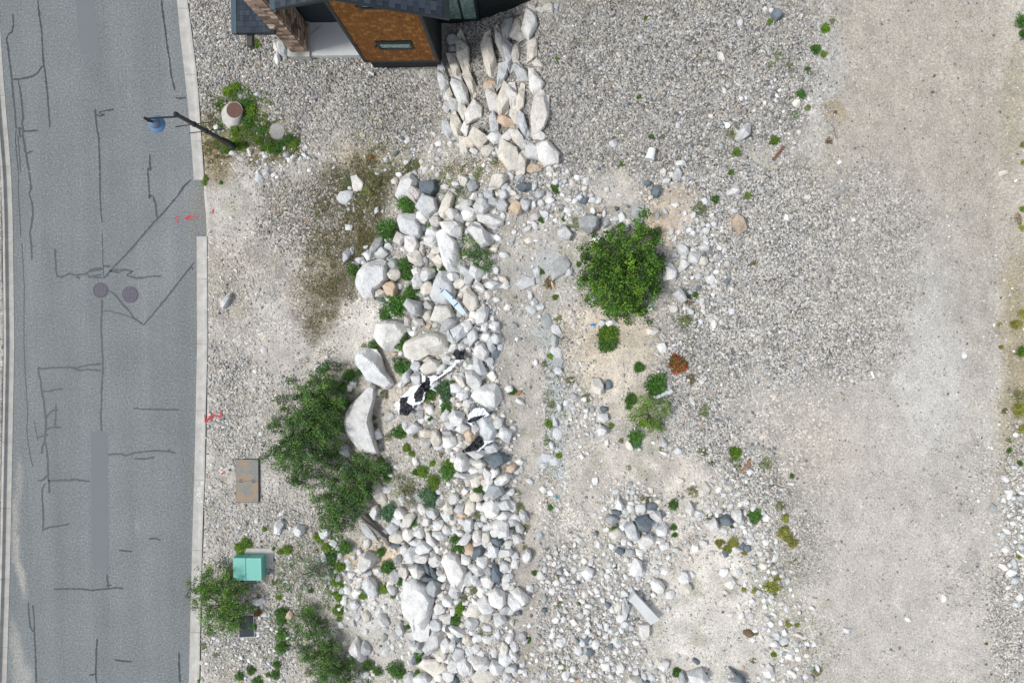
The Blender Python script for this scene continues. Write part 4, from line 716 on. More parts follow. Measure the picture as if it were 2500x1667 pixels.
RUBD = [(1140, 620, 110, 180, 10, .9), (1100, 480, 120, 60, 0, .7), (1190, 520, 70, 90, 0, .9), (1160, 760, 80, 130, 0, 1), (1180, 900, 70, 150, 0, 1), (1040, 760, 110, 120, 0, .9), (1080, 960, 120, 90, 0, .8), (1160, 1090, 90, 90, 0, 1), (1200, 1250, 90, 170, 0, 1), (1100, 1300, 150, 90, 0, 1), (1030, 1290, 110, 80, 0, .9),
        (1120, 1450, 150, 200, 0, 1), (1170, 1600, 150, 100, 0, 1), (1040, 1430, 60, 100, 0, .8), (1000, 1600, 70, 60, 0, .5), (960, 640, 80, 60, 0, .7), (1330, 460, 130, 60, 5, .9), (1420, 510, 90, 50, 0, .9), (1270, 410, 80, 40, 0, .8), (1700, 600, 75, 110, -15, .8), (1720, 700, 60, 90, 0, .4),
        (1550, 1270, 90, 100, 10, 1), (1540, 1380, 110, 110, 10, .95), (1590, 1470, 100, 60, 20, .8), (1395, 1400, 75, 70, 0, .9), (1520, 1510, 80, 120, 0, .9), (1440, 1590, 120, 90, 0, .95), (1540, 1620, 120, 60, 0, .8), (1770, 1260, 70, 90, -20, .95), (1830, 1360, 80, 120, -15, .95), (1870, 1480, 80, 90, 0, .5), (1930, 1600, 70, 90, 0, .5),
        (870, 1440, 60, 90, 0, .75), (830, 1400, 50, 80, 0, .6), (900, 1620, 50, 40, 0, .3), (640, 1430, 150, 60, 0, .15), (640, 1560, 150, 110, 0, .45), (720, 400, 100, 35, -10, .7), (640, 400, 50, 40, 0, .5), (1020, 400, 100, 30, 0, .45), (1060, 350, 80, 40, 0, .5), (2480, 1300, 40, 160, 0, .6), (1290, 560, 60, 60, 0, .3), (1420, 1010, 40, 90, 0, .5),
        (1560, 1100, 50, 40, 0, .5), (1330, 1240, 30, 120, 0, .25), (590, 1280, 100, 40, 0, .2), (550, 1100, 70, 60, 0, .15), (1640, 480, 60, 60, 0, .45), (1860, 280, 100, 90, 0, .25), (1280, 700, 60, 120, 30, .25), (1350, 1560, 60, 80, 0, .3)]
def scatter_rocks(N, dens, smin, smax, name, palette, pw, exf, seed, minz=0, pow_=2.2, region=(-80, 2580, -60, 1730), bury=.1):
    r = np.random.default_rng(seed)
    x = r.uniform(region[0], region[1], N * 6); y = r.uniform(region[2], region[3], N * 6)
    d = dens(x, y); keep = r.random(len(x)) < d; x, y = x[keep], y[keep]
    keep = (x > kro(y) + 4) & ~inhouse(x, y); x, y = x[keep], y[keep]
    keep = excl_mask(x, y, exf); x, y = x[keep][:N], y[keep][:N]; n_ = len(x)
    s = smin + (smax * np.where(((x > 850) & (x < 1330) & (y > 420)), 1, .72) * np.where((x < 800) | ((x > 1780) & (y < 700)), .6, 1) - smin) * r.random(n_) ** pow_
    # dart throwing on a grid so that stones do not sit inside each other
    order = np.argsort(-s); cell = {}; ok = []
    cs = smax
    for i in order:
        cxi, cyi = int(x[i] // cs), int(y[i] // cs); good = True
        for a in (-1, 0, 1):
            for b in (-1, 0, 1):
                for j in cell.get((cxi + a, cyi + b), ()):
                    if (x[i] - x[j]) ** 2 + (y[i] - y[j]) ** 2 < ((s[i] + s[j]) * .40) ** 2: good = False; break
                if not good: break
            if not good: break
        if good: cell.setdefault((cxi, cyi), []).append(i); ok.append(i)
    ok = np.array(ok); x, y, s = x[ok], y[ok], s[ok]; n_ = len(x)
    z = hgt(x, y); rad = s / 2 / 60 * (CZ - z) / CZ; pos = P(x, y, z + rad * bury)
    pid = r.integers(0, len(pool), n_); Vs, Fs, Cs = [], [], []; off = 0
    pal = np.array(palette); ci = r.choice(len(pal), n_, p=np.array(pw) / sum(pw)); colr = pal[ci] * r.uniform(.80, 1.12, (n_, 1)) * (1 + .012 * r.standard_normal((n_, 3)))
    for k_ in range(len(pool)):
        idx = np.where(pid == k_)[0]
        if not len(idx): continue
        V, Fc = pool[k_]; a = r.uniform(0, 6.28, len(idx)); ca, sa = np.cos(a), np.sin(a); t1 = r.uniform(-.35, .35, len(idx)); t2 = r.uniform(-.35, .35, len(idx))
        v = V[None] * np.stack([r.uniform(.9, 1.15, len(idx)), r.uniform(.75, 1.15, len(idx)), r.uniform(.7, 1.1, len(idx))], -1)[:, None]
        x1 = v[..., 0] * ca[:, None] - v[..., 1] * sa[:, None]; y1 = v[..., 0] * sa[:, None] + v[..., 1] * ca[:, None]; z1 = v[..., 2] + t1[:, None] * x1 + t2[:, None] * y1
        v = np.stack([x1, y1, z1], -1) * rad[idx][:, None, None] + pos[idx][:, None]
        Vs.append(v.reshape(-1, 3)); Fs.append((Fc[None] + (np.arange(len(idx)) * len(V))[:, None, None] + off).reshape(-1, 3)); off += len(idx) * len(V)
        Cs.append(np.repeat(colr[idx], len(V), 0))
    me = mk_np(name, np.concatenate(Vs), np.concatenate(Fs), np.clip(np.concatenate(Cs), 0, .85), False)
    o = link(name, me, MRUB); return o, n_
PALR = [ALB['w'], ALB['l'], ALB['t'], ALB['p'], ALB['g'], ALB['d'], ALB['o']]
def mk_small():
    Vs, Fs, Cs = [], [], []; off = 0
    for i, (poly, c) in enumerate([q[:2] for q in SMALL]):
        a = np.array(poly); cx, cy = a.mean(0); L = (a.max(0) - a.min(0)).max() / 60; z0 = float(hgt(cx, cy)); w = np.array([P(x, y, z0 + .06 * L) for x, y in poly]); cc = w.mean(0)
        V, Fc = rock_arrays([(x - cc[0], y - cc[1]) for x, y, _ in w], L * .42, 7000 + i, 12, (.4, .7, .9, 1.0))
        Vs.append(V + cc); Fs.append(Fc + off); off += len(V); Cs.append(np.tile(np.array(ALB[c]) * random.uniform(.93, 1.05), (len(V), 1)))
        EXCL.append((cx, cy, L * 20, L * 20))
    me = mk_np('small_rocks', np.concatenate(Vs), np.concatenate(Fs), np.concatenate(Cs), False)
    o = link('small_rocks', me, MRUB); tag(o, 'smaller loose stones lying between the boulders', 'stones', kind='stuff')
mk_small(); EX = np.array(EXCL)
rub, nrub = scatter_rocks(14000, lambda x, y: blobs(x, y, RUBD, 18, 77) ** 1.2 * .95 * np.where(x > 1215, .04 + .96 * clear(x, y), 1), 5, 28, 'rubble', PALR, [.52, .25, .08, .03, .08, .035, .005], .95, 5, pow_=2.2)
tag(rub, 'broken pale rubble filling the gaps between larger rocks', 'rubble', kind='stuff')
def sparse(x, y): return (.12 + .88 * clear(x, y)) * np.clip(.035 + .10 * grav(x, y) + .16 * blobs(x, y, [(640, 1450, 190, 260, 0, 1), (700, 900, 200, 300, 0, .5), (1420, 1250, 160, 330, 0, .9), (1850, 1500, 160, 220, 0, .7), (1400, 800, 130, 250, 0, .5), (1700, 480, 130, 130, 0, .7), (700, 420, 120, 40, 0, .9), (2440, 1300, 90, 300, 0, .5), (1100, 400, 150, 60, 0, .6)], 18, 31), 0, 1) * np.where((x > 2000) & (x < 2400), .25, 1)
cob, ncob = scatter_rocks(5000, sparse, 5, 13, 'loose_stones', PALR, [.50, .25, .08, .03, .09, .045, .005], 1.0, 8, pow_=3.0)
tag(cob, 'small loose stones scattered over the bare ground', 'stones', kind='stuff')

# gravel: low stones, one mesh
def gravel(N, seed):
    r = np.random.default_rng(seed); ph = (1 + 5 ** .5) / 2
    iv = np.array([(-1, ph, 0), (1, ph, 0), (-1, -ph, 0), (1, -ph, 0), (0, -1, ph), (0, 1, ph), (0, -1, -ph), (0, 1, -ph), (ph, 0, -1), (ph, 0, 1), (-ph, 0, -1), (-ph, 0, 1)], float); iv /= np.linalg.norm(iv[0])
    fi = np.array([(0, 11, 5), (0, 5, 1), (0, 1, 7), (0, 7, 10), (0, 10, 11), (1, 5, 9), (5, 11, 4), (11, 10, 2), (10, 7, 6), (7, 1, 8), (3, 9, 4), (3, 4, 2), (3, 2, 6), (3, 6, 8), (3, 8, 9), (4, 9, 5), (2, 4, 11), (6, 2, 10), (8, 6, 7), (9, 8, 1)])
    x = r.uniform(-60, 2570, N * 3); y = r.uniform(-50, 1720, N * 3); d = grav(x, y)
    keep = r.random(len(x)) < d * 1.05 + .05 + .10 * (x < 1950) * fbm(x, y, 40, 66) * (.15 + .85 * clear(x, y)); x, y = x[keep], y[keep]
    keep = ((x > kro(y) + 2) | (x < klo(y) - 3)) & ~inhouse(x, y); x, y = x[keep], y[keep]
    keep = excl_mask(x, y, .95); x, y = x[keep][:N], y[keep][:N]; n_ = len(x)
    s = r.uniform(3.3, 6.3, n_) + 3.4 * (r.random(n_) < .09); s *= np.where(x > 1900, .8, 1); z = hgt(x, y); rad = s / 2 / 60; pos = P(x, y, z + rad * .25)
    v = iv[None] * r.uniform(.72, 1.12, (n_, 12, 1)) * np.stack([r.uniform(.95, 1.35, n_), r.uniform(.7, 1.0, n_), r.uniform(.5, .85, n_)], -1)[:, None]
    a = r.uniform(0, 6.28, n_); ca, sa = np.cos(a)[:, None], np.sin(a)[:, None]
    v = np.stack([v[..., 0] * ca - v[..., 1] * sa, v[..., 0] * sa + v[..., 1] * ca, v[..., 2]], -1) * rad[:, None, None] + pos[:, None]
    pal = np.array([(.545, .53, .50), (.42, .41, .385), (.31, .30, .28), (.155, .152, .155), (.47, .42, .36), (.35, .38, .41), (.42, .30, .21)])
    c = pal[r.choice(7, n_, p=[.27, .30, .18, .10, .08, .06, .01])] * r.uniform(.85, 1.12, (n_, 1))
    c = c * np.where((x > 1300) & (y < 420) | (y < 330), .88, 1.06)[:, None]
    wb = blobs(x, y, [(840, 560, 90, 200, 14, .9), (760, 520, 150, 110, -15, .6), (850, 450, 110, 70, 10, .8), (790, 720, 60, 140, 12, .9), (500, 380, 30, 60, 0, .8)], 20, 44)[:, None]; c = c * (1 - wb + wb * np.array((.66, .60, .52)))
    F = (fi[None] + (np.arange(n_) * 12)[:, None, None]).reshape(-1, 3)
    o = link('gravel', mk_np('gravel', v.reshape(-1, 3), F, np.repeat(c, 12, 0), False), MRUB)
    tag(o, 'loose grey and white gravel covering the lot', 'gravel', kind='stuff'); return n_
ngr = gravel(88000, 21)
print('rubble', nrub, 'cobbles', ncob, 'gravel', ngr, 'rocks', len(items), 'small', len(SMALL))

# ------------------------------------------------------------------ plants
def quads(c, d, w, Ln, r):
    """leaf quads: centre c, direction d, width w, length Ln -> verts (n*4,3)"""
    n_ = len(c); d = d / (np.linalg.norm(d, axis=1, keepdims=True) + 1e-9); rv = r.standard_normal((n_, 3)); rv[:, 2] *= .45
    s = np.cross(d, np.array([0, 0, 1.0]) + rv * .6); s /= (np.linalg.norm(s, axis=1, keepdims=True) + 1e-9)
    a = c - d * Ln[:, None] / 2; b = c + d * Ln[:, None] / 2
    return np.stack([a, c + s * w[:, None] / 2, b, c - s * w[:, None] / 2], 1)
GREENS = {'leaf': [(.075, .18, .014), (.05, .125, .012), (.14, .25, .02), (.028, .075, .012)], 'dark': [(.06, .125, .022), (.038, .088, .018), (.10, .18, .028), (.05, .125, .035)],
          'fern': [(.055, .15, .018), (.04, .115, .02), (.085, .19, .022)], 'blue': [(.07, .15, .075), (.055, .12, .06), (.09, .17, .07)], 'lime': [(.12, .22, .012), (.08, .17, .012), (.16, .26, .02)],
          'olive': [(.15, .175, .05), (.19, .18, .08), (.11, .14, .035)], 'yellow': [(.34, .32, .06), (.27, .27, .06), (.20, .23, .05)], 'red': [(.33, .06, .03), (.24, .05, .02), (.10, .16, .02)], 'brown': [(.15, .11, .06), (.10, .075, .04), (.2, .15, .08)],
          'pale': [(.16, .21, .08), (.22, .24, .12), (.10, .16, .05)]}
def shrub(name, rg, lobes, H, pal, dens, leaf=(.075, .05), seed=0, label='', stems=7, sparse_=0):
    r = np.random.default_rng(seed); s_ = REG[rg][2]; lob = [(*rp(rg, a, b), c * s_, d * s_) for a, b, c, d in lobes]
    cx = np.mean([l[0] for l in lob]); cy = np.mean([l[1] for l in lob]); base = G(cx, cy)
    root = empty(name, tuple(base)); tag(root, label, 'shrub')
    Cl = []; nx_ = []
    for lx, ly, rx, ry in lob:
        g_ = 1.02 if seed == 3 else 1.12; rx *= g_; ry *= g_; area = math.pi * rx * ry / 3600; n_ = int(area * 30)
        t = r.uniform(0, 6.28, n_); rho = np.sqrt(r.random(n_)) * (1 + .15 * np.sin(t * 3 + seed) + .15 * np.sin(t * 7 + seed * 2) + .17 * r.standard_normal(n_))
        X = lx + rx * rho * np.cos(t); Y = ly + ry * rho * np.sin(t); zz = hgt(X, Y) + H * np.clip(np.sqrt(np.clip(1.1 - rho ** 2, .03, 1)), 0, 1) * r.uniform(.45, 1, n_)
        Cl.append(P(X, Y, zz))
    Cl = np.concatenate(Cl); nc = len(Cl); L = int(nc * dens)
    ci = r.integers(0, nc, L); clb = r.uniform(.5, 1.6, nc)
    if sparse_: keepc = r.random(nc) > sparse_; ci = r.choice(np.where(keepc)[0], L)
    c = Cl[ci] + r.standard_normal((L, 3)) * np.array((.085, .085, .06))
    d = r.standard_normal((L, 3)); d[:, 2] *= .5
    q = quads(c, d, r.uniform(.7, 1.2, L) * leaf[1], r.uniform(.7, 1.25, L) * leaf[0], r)
    pl = np.array(GREENS[pal]); pc = r.integers(0, len(pl), nc); col = np.where((r.random(L) < .6)[:, None], pl[pc[ci]], pl[r.integers(0, len(pl), L)]) * clb[ci][:, None] * r.uniform(.75, 1.3, (L, 1))
    F = np.arange(L * 4).reshape(-1, 4); me = mk_np('foliage', q.reshape(-1, 3), F, np.repeat(col, 4, 0), False)
    o = link('foliage', me, MLEAF, root)
    for i in range(stems):
        e = Cl[r.integers(0, nc)]; mid = (base + e) / 2 + np.append(r.standard_normal(2) * .12, .15)
        tube('stem', [base - (0, 0, .05), mid, e], [.028, .018, .006], MBARK, root, 5)
    for i in range(stems * 2):
        a = Cl[r.integers(0, nc)]; b = a + np.append(r.standard_normal(2) * .35, r.uniform(-.1, .2)); tube('twig', [a, (a + b) / 2 + r.standard_normal(3) * .03, b], [.007, .005, .003], MBARK, root, 4)
    return root
shrub('leafy_shrub', 'Q4', [(1040, 900, 290, 230), (1080, 1130, 310, 270), (1000, 1300, 220, 180), (830, 1080, 130, 200), (1290, 960, 110, 180), (1330, 1260, 40, 60), (1240, 560, 45, 60), (1230, 680, 80, 80)], 1.5, 'leaf', 34, (.085, .06), 3, 'big round leafy green shrub growing alone in the stony lot', 16, .12)
shrub('leafy_shrub', 'Q2', [(960, 480, 140, 140), (900, 660, 180, 150), (880, 840, 250, 170), (860, 1010, 220, 180), (1050, 800, 130, 260), (690, 1010, 130, 70), (1060, 640, 110, 150), (820, 1150, 90, 110), (1000, 380, 60, 90)], 1.7, 'dark', 34, (.075, .05), 4, 'tall dark green shrub spreading beside the crescent shaped boulder', 18, .24)
shrub('leafy_shrub', 'Q2', [(1200, 1240, 190, 160), (1170, 1400, 190, 150), (1330, 1100, 140, 100), (1400, 1150, 130, 80), (1100, 1500, 120, 90), (1300, 1330, 110, 130), (1090, 1560, 90, 60)], 1.2, 'dark', 30, (.075, .05), 5, 'wide green shrub overhanging the fallen grey log', 9)
shrub('leafy_shrub', 'Q3', [(330, 670, 190, 150), (400, 830, 220, 180), (330, 1000, 130, 130), (500, 900, 110, 110), (230, 750, 110, 120), (500, 1040, 60, 80)], 1.3, 'leaf', 34, (.065, .042), 6, 'bushy green shrub leaning over the kerb below the teal cabinet', 9)
shrub('leafy_shrub', 'Q3', [(1420, 1440, 190, 130), (1220, 1180, 150, 120), (1130, 1080, 110, 90), (1330, 1290, 180, 140), (1400, 1540, 210, 90), (1300, 1400, 150, 120)], 1.0, 'dark', 36, (.065, .042), 7, 'low dark shrub at the foot of the picture beside white boulders', 10, .35)
shrub('leafy_shrub', 'Q3', [(1150, 900, 80, 70), (1200, 950, 90, 60), (1110, 880, 45, 50)], .5, 'fern', 24, (.06, .03), 8, 'small bright green shrub right of the orange tan rock', 4)
shrub('sparse_shrub', 'Q3', [(1150, 520, 90, 90), (1230, 600, 110, 90), (1120, 640, 70, 60), (1290, 540, 70, 80)], .7, 'blue', 18, (.06, .03), 9, 'thin grey green shrub with bare twigs right of the teal cabinet', 8)
shrub('sparse_shrub', 'Q5', [(1290, 860, 150, 130), (1260, 740, 70, 80), (1400, 830, 80, 90), (1180, 900, 80, 90), (1300, 980, 90, 60)], .7, 'lime', 20, (.065, .035), 10, 'airy light green sapling with loose leaves on pale sand', 6)
shrub('leafy_shrub', 'P1', [(1240, 800, 80, 70), (1200, 930, 80, 90), (1290, 940, 50, 60), (1360, 980, 100, 110), (1390, 1060, 60, 60)], .5, 'fern', 24, (.06, .032), 11, 'green and olive bush beside the flat white boulder in the rubble', 5)
shrub('leafy_shrub', 'P3', [(760, 400, 130, 80), (780, 500, 140, 90), (820, 620, 60, 90), (700, 330, 80, 60)], .5, 'olive', 34, (.055, .022), 12, 'reddish olive bush left of a blue green tuft in the rubble', 4)
shrub('leafy_shrub', 'P1', [(1110, 420, 70, 70), (1060, 330, 60, 90), (970, 230, 60, 70), (1200, 340, 70, 50)], .35, 'lime', 14, (.055, .025), 13, 'yellow green bush on the upper rubble among cream rocks', 4)

def tuft_mesh(seed, pal, n=46, m=11):
    r = np.random.default_rng(seed); pl = np.array(GREENS[pal]); N = n * (15 if n > 30 else 9)
    nb = r.integers(3, 6) if n > 30 else 1; bx_ = r.uniform(-.2, .2, (nb, 2)); bx_[0] = 0; br = r.uniform(.38, .66, nb)
    b = r.choice(nb, N, p=br / br.sum()); t = r.uniform(0, 6.28, N); rho = np.sqrt(r.random(N)); out = 1 + .18 * np.sin(t * 3 + seed) + .11 * r.standard_normal(N)
    R = br[b] * rho * out; X = bx_[b, 0] + R * np.cos(t); Y = bx_[b, 1] + R * np.sin(t)
    Z = br[b] * (1.0 if n > 30 else .4) * np.sqrt(np.clip(1.05 - rho ** 2, .02, 1)) * r.uniform(.35, 1.0, N)
    aa = t + r.uniform(-.9, .9, N); D = np.stack([np.cos(aa), np.sin(aa), r.uniform(-.1, .7, N)], -1)
    bb = r.uniform(.7, 1.35, nb)[b]; cl = pl[r.integers(0, len(pl), N)] * (bb * r.uniform(.7, 1.35, N))[:, None]
    q = quads(np.stack([X, Y, Z], -1), D, r.uniform(.035, .09, N), r.uniform(.12, .30, N), r)
    me = mk_np('tuft', q.reshape(-1, 3), np.arange(N * 4).reshape(-1, 4), np.repeat(cl, 4, 0), False); me.materials.append(MLEAF); return me
TM = {p_: [tuft_mesh(100 + 7 * j + hash_, p_, n=(46 if p_ not in ('pale', 'brown', 'olive') else 22)) for j in range(6)] for hash_, p_ in enumerate(['fern', 'lime', 'olive', 'blue', 'yellow', 'red', 'brown', 'pale'])}
PWORD = {'fern': 'green', 'lime': 'bright lime', 'olive': 'olive', 'blue': 'blue green', 'yellow': 'yellow', 'red': 'red leaved', 'brown': 'dry brown', 'pale': 'pale wispy'}
TF_ = """
P1 640 460 75 fern;650 525 55 fern;475 700 88 fern;905 690 65 fern;910 650 40 fern;630 1050 60 fern;640 1145 52 fern;905 1110 50 fern;975 1080 35 fern;700 1290 70 fern;660 1360 50 fern;540 1430 100 fern;435 1520 55 fern;130 1090 65 fern;140 1180 45 olive;680 120 80 olive;740 90 60 olive;560 400 45 olive;310 20 30 red;250 350 60 olive;330 240 55 olive;60 260 50 pale;1340 170 55 pale;1290 60 35 pale;850 520 25 fern;1180 130 40 olive;1500 60 45 pale;220 460 40 olive;1680 1350 20 olive
P2 590 330 85 fern;560 280 50 fern;595 560 78 fern;330 365 45 fern;230 370 30 olive;850 830 58 fern;1010 790 78 blue;1010 850 50 blue;1025 975 62 fern;565 1190 65 fern;420 835 50 olive;455 1245 38 olive;640 1340 38 lime;690 1400 32 lime;885 1495 32 lime;870 925 42 olive;330 1055 35 olive;340 1130 30 olive;350 1270 25 lime;1060 740 40 fern;100 640 60 fern;190 620 40 fern;30 760 50 fern;720 1230 35 olive;860 1060 35 fern
P3 1290 240 85 fern;1290 160 55 lime;1215 50 42 olive;990 250 68 lime;905 255 50 fern;855 40 40 lime;1110 150 35 lime;1120 360 72 lime;1060 520 105 blue;1070 600 80 blue;575 730 92 blue;600 790 55 blue;885 850 62 fern;1660 465 52 fern;1375 1060 52 fern;1420 1150 62 fern;480 1200 58 fern;570 330 45 fern;1240 815 28 lime;40 1380 45 olive;560 230 60 fern;2130 500 40 pale;2150 640 40 pale;2220 950 40 pale;1640 770 45 pale
P4 570 160 85 fern;610 200 50 fern;520 430 58 lime;275 510 48 lime;725 350 48 fern;1430 650 60 lime;1460 690 50 lime;1390 790 60 fern;1370 850 40 fern;1480 540 50 olive;1600 440 50 olive;810 880 32 fern;940 1200 50 fern;940 1270 45 fern;920 1410 38 lime;335 1320 58 fern;455 1400 52 fern;660 1380 80 fern;730 1440 60 fern;640 500 40 lime;1230 470 40 pale;1600 130 30 pale;2250 1040 35 fern;1680 950 35 olive;2080 700 50 pale
Q3 760 185 30 lime;600 310 48 lime;540 365 58 lime;960 365 42 lime;900 390 32 lime;840 465 30 olive;850 660 42 olive;885 800 30 lime;1245 255 48 lime;1310 345 38 lime;1410 370 38 fern;1440 520 42 lime;1410 670 42 lime;1420 790 50 lime;1420 910 50 lime;1430 990 30 lime;920 1120 52 fern;910 1240 60 fern;870 1400 38 fern;640 1450 40 fern;525 1500 40 fern;700 1540 45 fern;790 1490 28 lime;855 1490 38 fern;700 790 32 olive;695 930 38 red;920 930 55 fern;905 1000 45 fern;645 1050 42 fern;835 360 25 lime;560 650 30 olive;180 1550 30 lime;230 200 25 pale;205 1230 35 pale;320 1310 35 pale;760 620 30 olive;1150 1470 35 olive;940 640 25 olive;1175 740 28 fern;1225 380 22 lime;1340 440 50 fern;1480 340 55 fern
Q5 900 150 85 lime;900 200 70 fern;1190 435 50 fern;1345 590 88 fern;1350 640 60 fern;1120 720 42 fern;1100 790 32 fern;1165 1070 60 fern;1165 1120 45 blue;1540 400 70 red;1520 380 45 fern;1590 420 40 red;580 560 40 olive;720 710 45 pale;450 460 30 olive;340 400 35 pale;390 330 30 lime;400 770 40 pale;380 950 35 lime;370 1110 45 pale;460 1240 30 lime;850 960 30 olive;940 960 25 lime;1400 1180 30 olive;1100 1350 30 pale;790 380 20 olive;1660 540 60 brown;1790 830 60 pale;1770 1200 40 pale;2060 1220 55 lime;1870 1310 35 olive;40 650 35 fern;1030 1100 30 olive;470 20 30 olive;1600 30 50 pale
Q4 820 550 32 red;770 545 22 lime;1890 400 40 fern;2180 365 30 lime;2030 150 32 lime;1490 220 22 fern;310 590 25 fern;510 580 25 lime;600 630 50 pale;440 300 38 fern;310 260 22 olive;480 490 28 olive;310 1060 25 lime;1720 840 25 olive;1700 1270 30 fern;1650 1320 50 brown;1050 80 28 olive;650 990 25 fern;470 1490 40 olive;430 1290 30 lime;380 1160 60 brown;1720 1105 20 fern;1360 700 45 pale;1750 480 70 pale;1620 1500 50 olive
Q6 1665 470 32 yellow;1770 465 36 yellow;1730 505 32 yellow;2180 265 30 yellow;2170 375 42 yellow;2200 420 35 yellow;2235 465 32 yellow;2075 805 48 yellow;2100 850 28 yellow;1935 250 50 fern;1290 165 36 fern;1300 340 28 fern;1310 400 25 fern;1760 325 22 fern;1855 540 24 yellow;2205 1095 28 yellow;2270 1110 20 yellow;1945 1170 22 yellow;1080 130 40 olive;90 190 40 olive;140 340 30 olive;330 190 25 fern;210 700 25 fern;430 1430 45 olive;570 935 30 olive;850 650 20 fern;800 500 25 olive;1450 60 40 olive;2120 740 25 yellow;1850 830 22 yellow;1940 840 25 yellow;160 1220 25 fern;390 740 30 olive;1930 650 20 olive;1590 265 30 olive;130 500 25 olive;840 350 30 lime;400 950 30 olive;330 1480 5 olive;1330 1480 40 fern;2090 1340 25 lime
L1 1340 185 65 lime;1200 240 55 lime;1240 320 40 lime;1750 270 48 olive;1480 430 80 fern;1550 520 80 lime;1500 640 80 fern;1330 790 70 lime;1420 870 90 olive;1300 960 80 lime;1600 700 60 olive;1680 780 60 fern;1650 900 60 lime;1800 1020 80 lime;1920 1020 80 fern;2050 900 70 fern;2120 970 60 lime;990 590 60 brown;1040 650 45 olive;1060 960 60 olive;1200 1050 60 lime;1080 430 48 fern;1130 380 40 lime;910 1430 45 lime;900 1500 40 lime;1760 680 40 fern;1430 980 60 lime;1120 720 45 fern;1000 830 35 olive;1120 1490 30 fern;1400 400 50 fern;980 1200 45 brown;1060 1130 45 brown;940 470 35 brown
H1 330 430 46 lime;140 840 48 lime;60 880 42 lime;440 900 32 olive;180 725 22 olive;10 620 20 lime
T1 1850 1385 36 lime;820 1500 25 lime;1090 1250 26 fern;1660 770 28 pale;2195 1290 36 lime;1030 165 20 lime;225 540 18 lime;970 890 22 fern;1890 1120 28 pale;1800 1230 40 olive;2150 195 30 pale;1340 1450 28 pale;710 1400 24 olive;2060 440 30 pale;2180 600 40 pale;1180 1250 30 pale
T2 2330 200 50 fern;2345 310 40 fern;560 260 38 lime;630 190 30 olive;480 450 45 fern;550 490 30 lime;410 630 25 fern;350 850 35 fern;265 880 30 pale;100 1275 30 lime;70 195 25 lime;600 1265 38 brown;660 1010 25 brown;2335 1300 25 yellow;2340 1460 20 yellow;150 500 45 pale;250 590 40 pale;290 1030 45 pale;410 970 25 lime
T3 140 245 26 lime;195 770 38 brown;2245 350 28 lime;2240 1150 30 yellow;2190 1225 36 yellow;2070 1230 18 yellow;2080 1025 10 lime;2240 1440 35 lime;2240 490 22 yellow;1260 1460 12 olive;2080 1400 18 yellow;2220 420 40 brown
T4 30 830 50 olive;60 890 40 olive;2310 450 45 yellow;2320 340 50 olive;2230 780 25 fern;290 890 50 pale;400 1220 40 olive;500 985 20 lime;2240 700 30 olive;2335 610 30 yellow;2200 470 30 olive;2320 880 25 fern
T5 2050 1055 15 yellow;700 1270 45 olive;520 380 25 olive;2310 360 20 yellow;190 1190 25 olive;440 1050 30 olive
"""
rt = random.Random(5)
for ln in TF_.strip().split('\n'):
    rg, rest = ln.split(' ', 1)
    for it in rest.split(';'):
        x, y, rr, pal = it.split(); x, y = rp(rg, float(x), float(y)); rpx = float(rr) * REG[rg][2]
        if rpx < 2.5: continue
        o = bpy.data.objects.new('plant', rt.choice(TM[pal])); COL.objects.link(o)
        z = float(hgt(x, y)); s_ = rpx / 60 * (1.75 if rpx > 9 else 1.45)
        # plants rooted among rocks stand on what carries them
        top = z
        for e in ():
            pass
        lift = min(.22, s_ * .3) if 830 < x < 1240 and y > 440 else 0.0
        o.location = tuple(P(x, y, z + lift)); o.rotation_euler = (0, 0, rt.uniform(0, 6.28)); o.scale = (s_, s_ * rt.uniform(.85, 1.1), s_ * .8)
        b = rt.uniform(.85, 1.15); o.color = (b * rt.uniform(.92, 1.08), b, b * rt.uniform(.9, 1.1), 1)
        THINGS.append(dict(o=o, x=x, y=y, noun='tuft', col=PWORD[pal], size=rpx / 30, asp=1, group='low plants growing among the stones', cat='plant'))

# ground cover: tiny leaves over mossy and weedy ground
def cover(N, L, pal, name, label, size=(.035, .07), seed=1):
    r = np.random.default_rng(seed); ar = np.array([b[2] * b[3] * b[5] for b in L], float); bi = r.choice(len(L), N * 6, p=ar / ar.sum()); LA = np.array([b[:4] for b in L], float)[bi]; ang = np.radians(np.array([b[4] for b in L], float)[bi])
    u = r.uniform(-1.45, 1.45, len(bi)) * LA[:, 2]; v = r.uniform(-1.45, 1.45, len(bi)) * LA[:, 3]; x = LA[:, 0] + u * np.cos(ang) - v * np.sin(ang); y = LA[:, 1] + u * np.sin(ang) + v * np.cos(ang)
    d = blobs(x, y, L, 26, 15) * (.15 + 1.0 * (fbm(x, y, 22, 88) > .50)) * .8; k_ = (r.random(len(x)) < d) & (x > kri(y) + 2) & ~inhouse(x, y)
    x, y = x[k_], y[k_]; k_ = excl_mask(x, y, .9); x, y = x[k_][:N], y[k_][:N]; n_ = len(x)
    c = P(x, y, hgt(x, y) + r.uniform(.01, .06, n_)); dv = r.standard_normal((n_, 3)); dv[:, 2] = np.abs(dv[:, 2]) * .5
    q = quads(c, dv, r.uniform(.35, .6, n_) * size[0], r.uniform(.6, 1.2, n_) * size[1], r); pl = np.array(GREENS[pal[0]] + GREENS[pal[1]])
    cl = pl[r.integers(0, len(pl), n_)] * r.uniform(.8, 1.5, (n_, 1))
    o = link(name, mk_np(name, q.reshape(-1, 3), np.arange(n_ * 4).reshape(-1, 4), np.repeat(cl, 4, 0)), MLEAF); tag(o, label, 'ground cover', kind='stuff')
